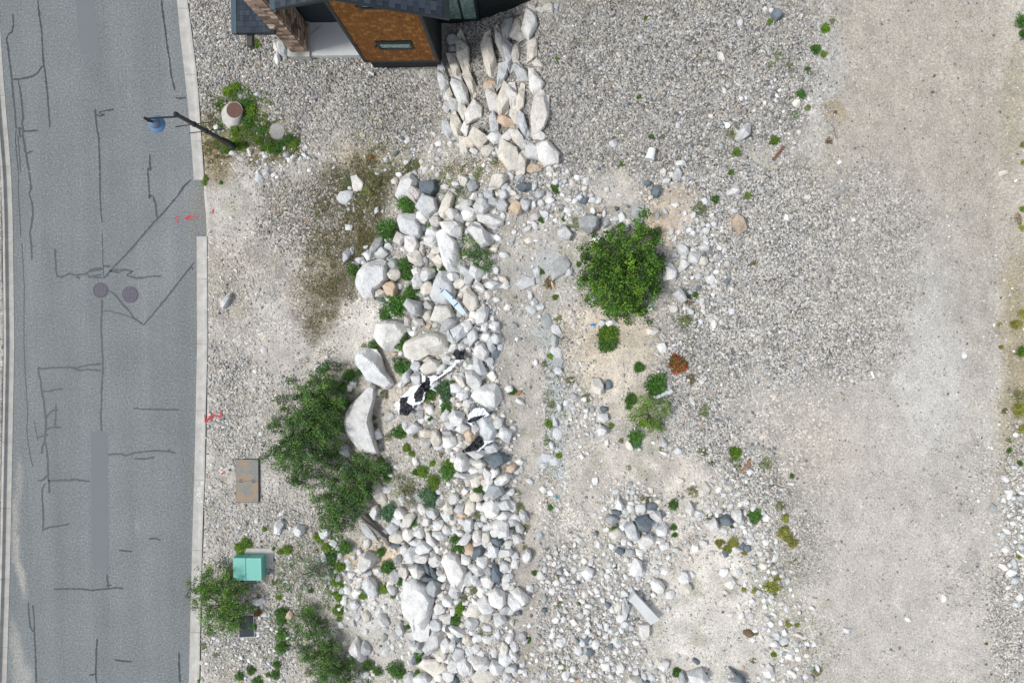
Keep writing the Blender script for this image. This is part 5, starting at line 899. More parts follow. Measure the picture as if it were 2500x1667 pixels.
cover(15000, [(885, 560, 50, 190, 14, .9), (800, 650, 60, 170, 14, .7), (840, 480, 100, 80, 10, .7), (960, 300, 70, 60, 0, .35), (1090, 300, 20, 90, 0, .4), (520, 370, 40, 50, 0, .8), (580, 330, 100, 55, 25, .9), (590, 300, 120, 70, 25, 1), (690, 350, 60, 35, 0, .8), (870, 470, 60, 110, 20, .7), (840, 600, 60, 90, 10, .6), (790, 720, 50, 120, 10, .5), (930, 400, 60, 40, 0, .6), (1100, 410, 80, 40, 0, .6), (490, 420, 8, 40, 0, .8), (720, 620, 120, 150, 0, .13), (780, 960, 80, 80, 0, .4), (810, 940, 60, 90, 0, .5), (760, 1340, 110, 130, 0, .35), (700, 1450, 80, 150, 0, .35)],
      ('olive', 'brown'), 'moss', 'short olive and brown moss matted over damp ground', size=(.055, .10), seed=3)
cover(7000, [(740, 1340, 60, 70, 0, .35), (820, 1330, 16, 90, 0, .8), (825, 1440, 14, 90, 0, .9), (690, 1500, 30, 110, 0, .6), (760, 1480, 60, 90, 0, .5), (770, 1560, 70, 70, 0, .6), (850, 1630, 60, 30, 0, .4), (1000, 1160, 60, 40, 0, .35), (780, 940, 40, 40, 0, .6), (860, 960, 30, 40, 0, .6), (630, 1600, 90, 30, 0, .25), (600, 290, 60, 60, 20, 1), (560, 330, 60, 40, 20, .8), (650, 335, 60, 22, 10, 1), (700, 345, 40, 18, 0, .8), (560, 240, 40, 20, -30, .8), (920, 590, 12, 12, 0, .3)], ('lime', 'fern'), 'grass', 'lush short green growth around the raised manhole and between lower shrubs', size=(.05, .13), seed=13)
cover(9000, [(1960, 130, 100, 170, 10, .35), (1930, 1420, 60, 200, -12, .45), (1880, 1250, 70, 120, -25, .4), (1350, 1000, 22, 260, 0, .7), (1400, 960, 60, 100, 0, .35), (1680, 780, 50, 80, 0, .5), (1720, 900, 60, 60, 0, .4), (2490, 1000, 40, 400, 0, .6), (1640, 1280, 60, 100, 0, .25), (1280, 1260, 20, 300, 0, .5), (1330, 900, 15, 100, 0, .7), (1690, 500, 80, 60, 0, .35), (1250, 600, 60, 60, 0, .15), (1990, 1600, 80, 70, 0, .4), (1480, 1500, 60, 140, 0, .25), (1300, 840, 60, 140, 0, .15), (1850, 350, 90, 60, 0, .3)],
      ('pale', 'olive'), 'weeds', 'fine pale green weeds sprinkled over the gravel', seed=4)

# ------------------------------------------------------------------ house
Y1 = float(P(912, 172, .15)[1]); Yf = Y1 - .28; Y2 = 11.36
house = empty('house', (-5, 12, 0)); tag(house, 'dark gabled house with orange shingled tower and stone chimney', 'house')
le = WY(662, 23, Yf); re_ = WY(1096, 46, Yf); apx = WY(806, -4, Yf)
XL = WY(890, 148, Y1)[0]; XR = WY(1072, 155, Y1)[0]; ZB = WY(890, 148, Y1)[1]
def zroof(x): return apx[1] + (re_[1] - apx[1]) * (x - apx[0]) / (re_[0] - apx[0]) if x > apx[0] else apx[1] + (le[1] - apx[1]) * (apx[0] - x) / (apx[0] - le[0])
# tower body
def slabY(name, pts, y0, y1, mat, parent=house):      # pts (x,z) outline extruded from y0 (south) to y1
    n_ = len(pts); V = [(x, y0, z) for x, z in pts] + [(x, y1, z) for x, z in pts]
    F = [tuple(range(n_)), tuple(range(2 * n_ - 1, n_ - 1, -1))] + [((i + 1) % n_, i, n_ + i, n_ + (i + 1) % n_) for i in range(n_)]
    o = link(name, mk(name, V, F), mat, parent)
    import bmesh; bm = bmesh.new(); bm.from_mesh(o.data); bmesh.ops.recalc_face_normals(bm, faces=bm.faces); bm.to_mesh(o.data); bm.free(); return o
rt_ = .16
slabY('tower_wall', [(XL, ZB), (XR, ZB), (XR, zroof(XR) - rt_), (max(XL + .3, apx[0]), apx[1] - rt_), (XL, zroof(XL) - rt_)], Y1, 19, MBLK)
slabY('tower_skirt', [(XL + .12, -.3), (XR + .02, -.3), (XR + .02, ZB - .002), (XL + .12, ZB - .002)], Y1 + .10, 19, MBLK)
# shingles
W1P = [WY(*rp('H1', x, y), Y1) for x, y in ((1280, 0), (1330, 70), (1630, 85), (1560, 0))]
slot = [WY(*rp('H1', x, y), Y1) for x, y in ((1470, 395), (1520, 448), (1845, 458), (1825, 410))]
sx0, sx1 = min(p_[0] for p_ in slot), max(p_[0] for p_ in slot); sz0, sz1 = min(slot[1][1], slot[2][1]), slot[0][1]
sx0, sx1 = (slot[0][0] + slot[1][0]) / 2, (slot[2][0] + slot[3][0]) / 2
wx0, wx1 = (W1P[0][0] + W1P[1][0]) / 2, W1P[2][0]; wz0 = W1P[1][1]; wz1 = wz0 + 1.6
v, f = box_data(0, 1, 0, 1, 0, 1)
v = [(x, (y if y > 0 else (0.0 if z == 0 else .55)), z) for x, y, z in v]
shm = mk('shingle', v, f); shm.materials.append(MSH); shs = []
r = random.Random(3); z = ZB + .02; row = 0
while z < apx[1] - .2:
    x = XL + .07 - r.random() * .1
    while x < XR - .05:
        w = r.uniform(.10, .20); x0, x1 = max(x, XL + .06), min(x + w, XR - .06); x += w
        if x1 - x0 < .05: continue
        cxm = (x0 + x1) / 2
        if z + .15 > zroof(cxm) - .18: continue
        if sx0 - .05 < cxm < sx1 + .05 and sz0 - .15 < z < sz1 - .02: continue
        if wx0 - .03 < cxm < wx1 + .03 and wz0 - .12 < z: continue
        shs.append((x0, x1, z + r.uniform(-.008, .008)))
    z += .165; row += 1
r.shuffle(shs)
for x0, x1, zq in shs[:300]:
    o = bpy.data.objects.new('shingle', shm); COL.objects.link(o); o.parent = house; o.matrix_parent_inverse = house.matrix_basis.inverted()
    o.location = (x0 + .004, Y1 - .028 - r.uniform(0, .012), zq); o.scale = (x1 - x0 - .006, .028, .18)
print('shingles', len(shs))
if len(shs) > 300:
    Vv, Ff = [], []
    for x0, x1, zq in shs[300:]:
        b, f = box_data(x0 + .004, x1 - .004, Y1 - .03, Y1 - .001, zq, zq + .16); n0 = len(Vv); Vv += b; Ff += [tuple(q + n0 for q in t) for t in f]
    o = link('upper_shingles', mk('upper_shingles', Vv, Ff), MSH, house); o['kind'] = 'stuff'
# trims
box('corner_trim', XL - .03, XL + .075, Y1 - .06, Y1 + .1, ZB, zroof(XL) - rt_, MFAS, house)
box('corner_trim', XR - .075, XR + .03, Y1 - .06, Y1 + .1, ZB, zroof(XR) - rt_, MFAS, house)
box('base_trim', XL - .02, XR + .02, Y1 - .065, Y1 - .001, ZB - .06, ZB + .03, MFAS, house)
def window(x0, x1, z0, z1, yp, fw=.09, mull=0, fm=MFAS):
    fr = link('window', mk('window', *box_data(x0, x1, yp - .09, yp + .02, z0, z0 + fw)), fm, house)
    for a in ((x0, x1, z1 - fw, z1), (x0, x0 + fw, z0 + fw + .002, z1 - fw - .002), (x1 - fw, x1, z0 + fw + .002, z1 - fw - .002)): box('frame', a[0], a[1], yp - .09, yp + .02, a[2], a[3], fm, fr)
    box('pane', x0 + fw + .002, x1 - fw - .002, yp - .045, yp - .03, z0 + fw + .002, z1 - fw - .002, MGLASS, fr)
    for i in range(mull):
        xm = x0 + (x1 - x0) * (i + 1) / (mull + 1); box('mullion', xm - .04, xm + .04, yp - .088, yp - .046, z0 + fw + .003, z1 - fw - .003, fm, fr)
    return fr
window(sx0, sx1, sz0 + .02, sz1 - .02, Y1, .08)
window(wx0, wx1, wz0, min(wz1, apx[1] - .9), Y1, .10)
# roofs
RN = 20.0
def roof_slab(name, x0, z0, x1, z1, ys, yn, t, mat):
    return slabY(name, [(x0, z0), (x1, z1), (x1, z1 - t), (x0, z0 - t)], ys, yn, mat)
roof_slab('roof', le[0], le[1], apx[0], apx[1], Yf, RN, rt_, MFAS)
roof_slab('roof', apx[0] + .001, apx[1], re_[0], re_[1], Yf, RN, rt_, MFAS)
v, f = box_data(0, 1, 0, 1, 0, 1); rsm = mk('roof_shingle', v, f); rsm.materials.append(MROOF)
def tabs(xa, za, xb, zb, ys, ncol, nrow, dx, dy, lim):
    th = math.atan2(zb - za, xb - xa); n_ = 0
    for i in range(ncol):
        off = .5 * dy * (i % 2)
        for j in range(nrow):
            x = xa + (dx * i) * math.cos(th); zc = za + (dx * i) * math.sin(th)
            o = bpy.data.objects.new('roof_shingle', rsm); COL.objects.link(o); o.parent = house; o.matrix_parent_inverse = house.matrix_basis.inverted()
            o.scale = (dx * 1.04, dy - .012, .012 + .004 * ((i + j) % 3)); o.rotation_euler = (0, -th + .02, 0); o.location = (x, ys + .02 + dy * j - off + dy * .5, zc + .004); n_ += 1
    return n_
Lr = math.hypot(re_[0] - apx[0], re_[1] - apx[1]); Ll = math.hypot(le[0] - apx[0], le[1] - apx[1])
tabs(apx[0] + .05, apx[1] - .02, re_[0], re_[1], Yf, int((Lr - .1) / .19), 7, .19, .30, 0)
tabs(le[0] + .16, le[1] + .05, apx[0], apx[1], Yf, int((Ll - .2) / .19), 6, .19, .30, 0)
box('drip_edge', le[0] - .03, le[0] + .14, Yf - .02, RN, le[1] - .10, le[1] + .045, MFASB, house)
# recessed porch wall with lap boards
px_l = WY(640, 0, Y2)[0]; pzb = .40
slabY('porch_wall', [(px_l, .3), (XL + .02, .3), (XL + .02, zroof(XL) - .2), (px_l + .4, zroof(max(px_l + .4, le[0])) - .2)], Y2, 19, MBLK)
z = pzb; bl = []
while z < 6.4:
    x1 = XL - .02; o = box('siding_board', px_l + .5, x1, Y2 - .022 - .004 * r.random(), Y2 - .001, z, z + .165, MSID, house); z += .175
# porch slab
sl_pts = [P(x, y, .42) for x, y in ((690, 60), (880, 62), (905, 136), (697, 134))]
ys_ = float(P(800, 136, .42)[1])
slx0, slx1 = float(P(702, 134, .42)[0]), float(P(880, 136, .42)[0])
slab = box('porch_slab', slx0, slx1 + .6, ys_, Y2 - .03, -.2, .42, MSLAB, house)
sj = [P(*rp('H1', 955, 250), .424), P(*rp('H1', 850, 335), .424)]
tube('slab_joint', sj, .008, MMORT, house, 4)
box('slab_joint', slx0 + .55, slx0 + .565, ys_ + .01, Y2 - .1, .42, .4225, MMORT, house)
# chimney: x extents from base of south face, y from base to porch wall
chx0 = float(P(*rp('H1', 668, 482), .55)[0]); chx1 = float(P(*rp('H1', 820, 485), .55)[0]); chy = float(P(745, 124, .55)[1]); chN = chy + 1.05
ch = box('chimney', chx0, chx1, chy, chN, .5, 9.5, MMORT, house)
foot = box('chimney_foot', chx0 - .12, chx1 + .09, chy - .22, chN + .1, -.2, .52, MCON2, house)
cnt = 0
v, f = box_data(0, 1, 0, 1, 0, 1); stm = mk('stone', v, f); stm.materials.append(MSTONE); stone_more = []
z = .54
while z < 9.4:
    hh = r.uniform(.11, .21)
    for face in (0, 1):
        a0, a1 = (chx0, chx1) if face == 0 else (chy, chN); x = a0 - (0 if face == 0 else 0)
        while x < a1 - .03:
            w = min(r.uniform(.16, .42), a1 - x)
            if a1 - x - w < .08: w = a1 - x
            d_ = r.uniform(.025, .06); g_ = .008
            lc = (x + g_, chy - d_, z) if face == 0 else (chx1 - .01, x + g_, z)
            sc = (w - 2 * g_, d_ + .01, hh - g_) if face == 0 else (d_ + .01, w - 2 * g_, hh - g_)
            if cnt < 300 and z < 8.6:
                o = bpy.data.objects.new('stone', stm); COL.objects.link(o); o.parent = ch; o.location = lc; o.scale = sc; cnt += 1
            else: stone_more.append((lc, sc))
            x += w
    z += hh
print('chimney stones', cnt, len(stone_more))
if stone_more:
    Vv, Ff = [], []
    for lc, sc in stone_more:
        b, f = box_data(lc[0], lc[0] + sc[0], lc[1], lc[1] + sc[1], lc[2], lc[2] + sc[2]); n0 = len(Vv); Vv += b; Ff += [tuple(q + n0 for q in t) for t in f]
    o = link('upper_stones', mk('upper_stones', Vv, Ff), MSTONE, ch); o['kind'] = 'stuff'
# low side roof on the left with timber beam
zl = 2.75
a, b = P(567, 81, zl), P(669, 77, zl)
lr = slabY('side_roof', [(a[0], zl), (b[0], zl - .02), (b[0], zl - .22), (a[0], zl - .20)], float(a[1]), 16, MFAS)
for i in range(12):
    for j in range(9):
        x0 = a[0] + .18 + i * .115; y0 = float(a[1]) + .02 + j * .2
        if x0 > b[0] - .1: continue
        o = bpy.data.objects.new('roof_shingle', rsm); COL.objects.link(o); o.parent = house; o.matrix_parent_inverse = house.matrix_basis.inverted(); o.scale = (.112, .19, .01 + .004 * ((i * 3 + j) % 3)); o.location = (x0, y0, zl - .005)
box('drip_edge', a[0] - .02, a[0] + .17, float(a[1]) - .02, 16, zl - .1, zl + .03, MFASB, house)
bm0 = P(603, 112, 2.45); bm1 = P(618, 112, 2.45)
box('timber_beam', float(bm0[0]), float(bm1[0]) - .04, float(bm0[1]), float(a[1]) + 1, 2.2, 2.45, MPOSTW, house)
# east wall of the house
XE = WY(1410, 9, Y2)[0]
slabY('east_wall', [(XR + .03, -.3), (XE, 1.9), (XE, 6.8), (XR + .03, 6.8)], Y2, 19, MBLK)
z = .2
while z < 6.6:
    x0 = XR + .04; xe = XE - .01
    box('siding_board', x0, xe, Y2 - .02 - .004 * r.random(), Y2 - .001, z, z + .165, MSIDR, house); z += .175
wa = WY(*rp('H1', 2175, 160), Y2); wb = WY(1166, 43, Y2); wt = WY(1160, 2, Y2)
window(wa[0] - .1, wb[0] + .08, wb[1] - .05, wt[1] + .5, Y2 - .03, .10, 1)
XE2 = WY(1512, 12, Y2)[0]; XE3 = WY(1560, 20, Y2)[0]
box('foundation', XE + .002, XE2, Y2 - .02, 19, 1.6, 2.78, MCON2, house)
box('garage_wall', XE + .004, XE2 + .1, Y2 + .05, 19, 2.78, 6.5, MSIDL, house)
box('pillar_foot', XE2 + .002, XE3 + .08, Y2 - .14, Y2 + .9, 1.8, 2.62, MCON2, house)
pil = box('stone_pillar', XE2 + .06, XE3, Y2 - .06, Y2 + .85, 2.62, 4.6, MMORT, house)
z = 2.63
while z < 4.5:
    hh = r.uniform(.12, .2); x = XE2 + .06
    while x < XE3 - .04:
        w = min(r.uniform(.18, .4), XE3 - x); o = bpy.data.objects.new('stone', stm); COL.objects.link(o); o.parent = pil; o.location = (x + .006, Y2 - .11, z); o.scale = (w - .012, .06, hh - .01); x += w
    z += hh
# pale outlet pipe at the tower foot
q0, q1 = P(*rp('H1', 1408, 688), .35), P(*rp('H1', 1458, 712), .25)
tube('outlet_pipe', [q0, q1], .055, MPVC, house, 12)

# ------------------------------------------------------------------ street lamp
zb = float(hgt(572, 358)); b = P(572, 358, zb)
lamp = empty('street_lamp', tuple(b)); tag(lamp, 'black street lamp with blue bell shade hanging over the road', 'street lamp')
bx, by = float(b[0]), float(b[1]); zt = 4.72
lathe('pole', (bx, by, zb), [(.115, .0), (.115, 1.05), (.095, 1.15), (.085, 1.2), (.07, zt - zb - .02), (.05, zt - zb)], MLAMPB, lamp, 20)
lathe('pole_base', (bx, by, zb), [(.17, -.05), (.17, .08), (.14, .12), (.13, .85), (.115, .95)], MLAMPB, lamp, 20)
lathe('pole_cap', (bx, by, zt), [(.085, -.10), (.085, .0), (.05, .05), (.01, .07)], MLAMPB, lamp, 16)
for zz_, (e0, e1) in ((3.43, ((418.6, 309.5), (509.6, 297))), (2.5, ((457, 326.4), (542.7, 315.7)))):
    p0, p1 = P(*e0, zz_), P(*e1, zz_); mid = (p0 + p1) / 2; sh = np.array((bx, by, zz_)) - mid; tube('banner_arm', [p0 + sh, p1 + sh], .018, MLAMPB, lamp, 8)
    lathe('arm_collar', (bx, by, zz_ - .06), [(.095, 0), (.1, .02), (.1, .10), (.095, .12)], MLAMPB, lamp, 16)
tip = P(361, 293.4, 4.62); shz = 4.02; sc_ = P(382, 303, shz); a0 = np.array((bx, by, 4.40))
tipv = np.array((float(sc_[0]), float(sc_[1]), 4.62))
dirv = tipv - a0; ln_ = [a0, a0 + dirv * .3 + (0, 0, .02), a0 + dirv * .7 + (0, 0, .06), tipv + (0, 0, .05)]
tube('lamp_arm', ln_, .032, MLAMPB, lamp, 8)
lathe('finial', (tipv[0], tipv[1], 4.58), [(.04, 0), (.055, .05), (.055, .10), (.03, .16), (.045, .19), (.01, .24)], MLAMPB, lamp, 14)
lathe('lamp_stem', (tipv[0], tipv[1], 4.28), [(.05, 0), (.05, .2), (.075, .24), (.04, .34)], MLAMPB, lamp, 14)
lathe('lamp_crown', (tipv[0], tipv[1], shz), [(.195, .05), (.19, .17), (.14, .25), (.06, .30)], MSHADE2, lamp, 28)
lathe('lamp_shade', (tipv[0], tipv[1], shz), [(.295, -.05), (.30, -.02), (.27, .04), (.21, .09), (.18, .10)], MSHADE, lamp, 36)
lathe('lamp_lens', (tipv[0], tipv[1], shz), [(.16, -.12), (.2, -.06), (.2, -.051)], MWINT, lamp, 20)

# ------------------------------------------------------------------ manholes
def cover_disc(name, c, rad, mat, matd, parent=None, cell=.055):
    if parent is None: root = empty(name, tuple(c))
    else: root = parent
    lathe('rim', (c[0], c[1], c[2]), [(rad + .03, -.004), (rad + .03, .004), (rad + .012, .006), (rad + .010, -.002)], mat, root, 36)
    lathe('lid' if parent is None else 'lid', (c[0], c[1], c[2]), [(rad, -.01), (rad, .003)], matd, root, 36)
    Vv, Ff = [], []; n_ = int(rad / cell) + 1
    for i in range(-n_, n_ + 1):
        for j in range(-n_, n_ + 1):
            x, y = i * cell, j * cell
            if math.hypot(x, y) < rad - cell * .6:
                bb, f = box_data(c[0] + x - cell * .31, c[0] + x + cell * .31, c[1] + y - cell * .31, c[1] + y + cell * .31, c[2] + .003, c[2] + .012); n0 = len(Vv); Vv += bb; Ff += [tuple(q + n0 for q in t) for t in f]
    o = link('lid_studs', mk('lid_studs', Vv, Ff), mat, root); o['kind'] = 'stuff'
    return root
c = P(*rp('R2', 917, 1078), .006); tag(cover_disc('manhole_cover', c, .305, MIRON, MIROND), 'round iron manhole cover on the centre crack of the road', 'manhole cover', 'iron manhole covers in the road')
c = P(*rp('R2', 1187, 1117), .006); tag(cover_disc('manhole_cover', c, .325, MIRON, MIROND), 'round iron manhole cover nearer the kerb on the lighter asphalt', 'manhole cover', 'iron manhole covers in the road')
# raised concrete manhole on the verge
cb = G(*rp('L1', 1245, 590)); mh = empty('raised_manhole', tuple(cb)); tag(mh, 'pale concrete manhole cone with rusty lid in green weeds', 'manhole')
ctop = P(*rp('L1', 1300, 500), .42); nn = 44; V = []; Fc = []
zg0 = float(cb[2]) - .1
prof = [(0, zg0, 1.0), (.25, zg0 + .12, .99), (.7, .30, .86), (.95, .40, .74), (1, .42, .66)]
for f_, zz_, rs in prof:
    for k_ in range(nn):
        t = 2 * math.pi * k_ / nn; rx_ = (.46 * (1 - f_) + .325 * f_); ry_ = (.555 * (1 - f_) + .335 * f_); wob_ = 1 + .02 * math.sin(3 * t) + .012 * math.sin(7 * t + 1)
        cxx = cb[0] * (1 - f_) + ctop[0] * f_; cyy = cb[1] * (1 - f_) + ctop[1] * f_
        V.append((cxx + rx_ * wob_ * math.cos(t), cyy + ry_ * wob_ * math.sin(t), zz_))
for i in range(len(prof) - 1):
    for k_ in range(nn): Fc.append((i * nn + k_, i * nn + (k_ + 1) % nn, (i + 1) * nn + (k_ + 1) % nn, (i + 1) * nn + k_))
Fc.append(tuple(range((len(prof) - 1) * nn, len(prof) * nn))); link('cone', mk('cone', V, Fc, 50), MCON2, mh)
cover_disc('lid', (ctop[0], ctop[1], .425), .285, MIRON2, ironmat('rust recess', (.09, .045, .035), (.13, .07, .055)), mh, .045)
# half buried concrete ring
cb = G(*rp('L1', 1885, 790)); o = lathe('concrete_ring', (cb[0], cb[1], cb[2]), [(.33, -.2), (.33, .03), (.32, .045), (.20, .05), (.01, .052)], concrete('gravelly concrete', (.27, .255, .235), (.40, .385, .36), 9), None, 36); tag(o, 'round grey concrete lid half buried in gravel beside weeds', 'concrete lid')

# ------------------------------------------------------------------ utility boxes
zg0 = float(hgt(569, 1173)) + .06
pts = [P(*rp('Q2', x, y), zg0 + .05) for x, y in ((313, 1050), (491, 1052), (492, 1390), (315, 1389))]
hv = empty('metal_hatch', tuple(np.mean(pts, 0))); tag(hv, 'rusty two panel steel hatch set in the gravel verge', 'hatch')
prism('hatch_frame', [p_ + (p_ - np.mean(pts, 0)) * np.array((.03, .02, 0)) - np.array((0, 0, .012)) for p_ in pts], (0, 0, -.2), MFAS, hv)
m0 = pts[0] + (pts[3] - pts[0]) * .503; m1 = pts[1] + (pts[2] - pts[1]) * .503; g_ = np.array((0, .006, 0))
prism('hatch_panel', [pts[0], pts[1], m1 + g_, m0 + g_], (0, 0, -.03), MSTEEL, hv); prism('hatch_panel', [m0 - g_, m1 - g_, pts[2], pts[3]], (0, 0, -.03), MSTEEL, hv)
for fx in (.22, .78):
    for dy in (.05, -.05):
        c = m0 + (m1 - m0) * fx + np.array((0, dy, .0)); box('hinge', c[0] - .07, c[0] + .07, c[1] - .012, c[1] + .012, c[2] + .0005, c[2] + .012, MFAS, hv)
# teal cabinet
zt = .72; q = {k_: P(*rp('F', x, y), zt) for k_, (x, y) in dict(nw=(130, 655), ne=(1215, 650), se=(1240, 1510), sw=(150, 1520)).items()}
x0 = float((q['nw'][0] + q['sw'][0]) / 2); x1 = float((q['ne'][0] + q['se'][0]) / 2); y1 = float((q['nw'][1] + q['ne'][1]) / 2); y0 = float((q['sw'][1] + q['se'][1]) / 2)
xm = x0 + (x1 - x0) * .452
cab = empty('utility_cabinet', ((x0 + x1) / 2, (y0 + y1) / 2, .1)); tag(cab, 'teal green steel utility cabinet on a concrete pad', 'utility box')
zp = .20
o = box('concrete_pad', x0 + .06, x1 + .30, y0 + .28, y1 + .22, -.1, zp, MCON2, cab); md = o.modifiers.new('bevel', 'BEVEL'); md.width = .04; md.segments = 3
o = box('cabinet_body', x0 + .02, x1 - .02, y0 + .02, y1 - .02, zp, zt - .05, MTEAL, cab)
for xa, xb in ((x0, xm - .008), (xm + .008, x1)):
    o = box('cabinet_lid', xa, xb, y0, y1, zp + .18, zt, MTEAL, cab); md = o.modifiers.new('bevel', 'BEVEL'); md.width = .012; md.segments = 2
box('lid_seam', xm - .007, xm + .007, y0 + .01, y1 - .005, zp + .1, zt - .02, MTEALD, cab)
for i in range(11):
    t = (i + .5) / 11; yy = y0 + .05 + (y1 - y0 - .1) * t
    for xx in (xm + .05, x1 - .05): box('weld_stud', xx - .012, xx + .012, yy - .02, yy + .02, zt + .0005, zt + .004, MTEALL, cab)
for i in range(6):
    xx = xm + .1 + (x1 - xm - .2) * i / 5
    for yy in (y0 + .04, y1 - .04): box('weld_stud', xx - .02, xx + .02, yy - .012, yy + .012, zt + .0005, zt + .004, MTEALL, cab)
# dark flush lid with pale frame
zg0 = float(hgt(605, 1525)) + .06; pts = [P(*rp('Q3', x, y), zg0) for x, y in ((522, 955), (657, 950), (668, 1156), (526, 1164))]; cc = np.mean(pts, 0)
jb = empty('junction_box', tuple(cc)); tag(jb, 'dark flush box lid with pale rim beneath the kerbside shrub', 'box lid')
prism('box_rim', pts, (0, 0, -.2), MCON2, jb); prism('box_lid', [p_ + (cc - p_) * .07 + np.array((0, 0, .008)) for p_ in pts], (0, 0, -.02), MLID, jb)

# ------------------------------------------------------------------ litter and timber
def px_prism(name, rg, poly, dz, th, mat, parent=None, zc=None):
    xs = [rp(rg, *v) for v in poly]; cx = np.mean([v[0] for v in xs]); cy = np.mean([v[1] for v in xs]); z = (float(hgt(cx, cy)) if zc is None else zc) + dz
    return prism(name, [P(x, y, z) for x, y in xs], (0, 0, -th), mat, parent), z
o, zb_ = px_prism('marked_board', 'E', [(150, 240), (250, 165), (330, 240), (560, 462), (600, 490), (770, 730), (700, 800), (560, 680), (480, 590), (300, 400)], .56, .03, MBOARD); tag(o, 'pale board with blue printed marks lying on a flat grey boulder', 'board')
zc = float(hgt(*rp('E', 460, 480)))
for q in ([(145, 235), (215, 165), (235, 182), (165, 250)], [(140, 150), (160, 130), (180, 150), (160, 170)], [(430, 385), (465, 360), (485, 380), (455, 410)], [(470, 570), (560, 480), (595, 490), (490, 585)]):
    px_prism('blue_mark', 'E', q, 0, .006, MBLUE, o, zb_ + .004)
# plastic sheets
def inpoly(x, y, poly):
    c = np.zeros(np.shape(x), bool); n_ = len(poly)
    for i in range(n_):
        x0, y0 = poly[i]; x1, y1 = poly[i - 1]
        c ^= ((y0 > y) != (y1 > y)) & (x < (x1 - x0) * (y - y0) / (y1 - y0 + 1e-12) + x0)
    return c
def sheet(name, poly, blacks, dz, seed, label):
    a = np.array(poly, float); st = 9.0; xs = np.arange(a[:, 0].min() - st, a[:, 0].max() + 2 * st, st); ys = np.arange(a[:, 1].min() - st, a[:, 1].max() + 2 * st, st)
    X, Y = np.meshgrid(xs, ys); PX, PY = rp('D', X, Y)
    Z = hgt(PX, PY) + dz + .16 * (fbm(X, Y, 90, seed) - .5) * 2 + .06 * np.abs(fbm(X + Y * .6, Y * .4, 26, seed + 3) - .5) * 4
    V = P(PX, PY, Z).reshape(-1, 3); m_ = len(xs); F = []; mt = []
    CXx = (X[:-1, :-1] + st / 2); CYy = (Y[:-1, :-1] + st / 2); ins = inpoly(CXx, CYy, poly); bl = np.zeros(ins.shape, bool)
    for b_ in blacks: bl |= inpoly(CXx, CYy, b_)
    for i, j in zip(*np.where(ins)):
        q0 = i * m_ + j; F.append((q0, q0 + m_, q0 + m_ + 1, q0 + 1)); mt.append(int(bl[i, j]))
    me = mk_np(name, V, F, None, False); me.materials.append(MSHW); me.materials.append(MSHB); me.polygons.foreach_set('material_index', mt); o = link(name, me); tag(o, label, 'plastic sheet', 'torn plastic sheets caught in the rocks'); return o
sheet('plastic_sheet', [(110, 885), (200, 790), (330, 650), (470, 610), (465, 480), (520, 520), (700, 490), (880, 350), (900, 270), (860, 230), (900, 170), (1010, 200), (1010, 310), (930, 330), (850, 430), (700, 530), (600, 600), (580, 680), (520, 720), (500, 820), (440, 870), (370, 880), (360, 930), (290, 1020), (180, 1000), (150, 930)],
      [[(195, 790), (300, 770), (280, 850), (350, 890), (360, 930), (290, 1020), (180, 1000), (190, 900)], [(370, 740), (470, 600), (500, 580), (590, 640), (560, 700), (500, 720), (470, 830), (380, 850)], [(860, 200), (910, 165), (1010, 200), (1010, 310), (900, 300), (850, 380), (820, 370)], [(520, 520), (570, 530), (580, 620), (510, 620)], [(640, 490), (700, 480), (760, 440), (740, 480), (680, 520)]], .42, 5, 'long torn black and white plastic sheet winding between rocks')
sheet('plastic_sheet', [(1050, 1080), (1070, 990), (1150, 920), (1260, 920), (1340, 1010), (1200, 1060), (1110, 1110), (1120, 1150), (1050, 1110)], [[(1050, 1080), (1120, 1035), (1290, 1000), (1260, 1030), (1180, 1070), (1100, 1110), (1060, 1110)]], .42, 6, 'white plastic scrap bunched above a grey white boulder')
sheet('plastic_sheet', [(980, 1470), (1080, 1390), (1200, 1260), (1250, 1330), (1400, 1330), (1290, 1390), (1190, 1475), (1150, 1460), (1000, 1490)], [[(980, 1470), (1080, 1390), (1200, 1260), (1260, 1340), (1270, 1380), (1180, 1460), (1000, 1490)]], .42, 7, 'black plastic flap fanned out below a grey white boulder')
# bucket lying on its side
zc = float(hgt(1587, 375)); p0 = P(*rp('T1', 1092, 1355), zc + .17); p1 = P(*rp('T1', 1066, 1452), zc + .17)
bk = empty('bucket', tuple((p0 + p1) / 2)); tag(bk, 'white plastic bucket lying on its side on gravel', 'bucket')
d = p1 - p0; L_ = float(np.linalg.norm(d)); d /= L_
o = tube('bucket_wall', [p0, p0 + d * .01, p0 + d * L_ * .5, p0 + d * L_ * .97, p1], [.125, .13, .148, .165, .175], MWHITE, bk, 24)
o = tube('bucket_mouth', [p1 + d * .002, p1 + d * .004], [.155, .155], MWINT, bk, 24)
o = tube('bucket_rim', [p1 - d * .05, p1 - d * .015], [.18, .18], MWHITE, bk, 24)
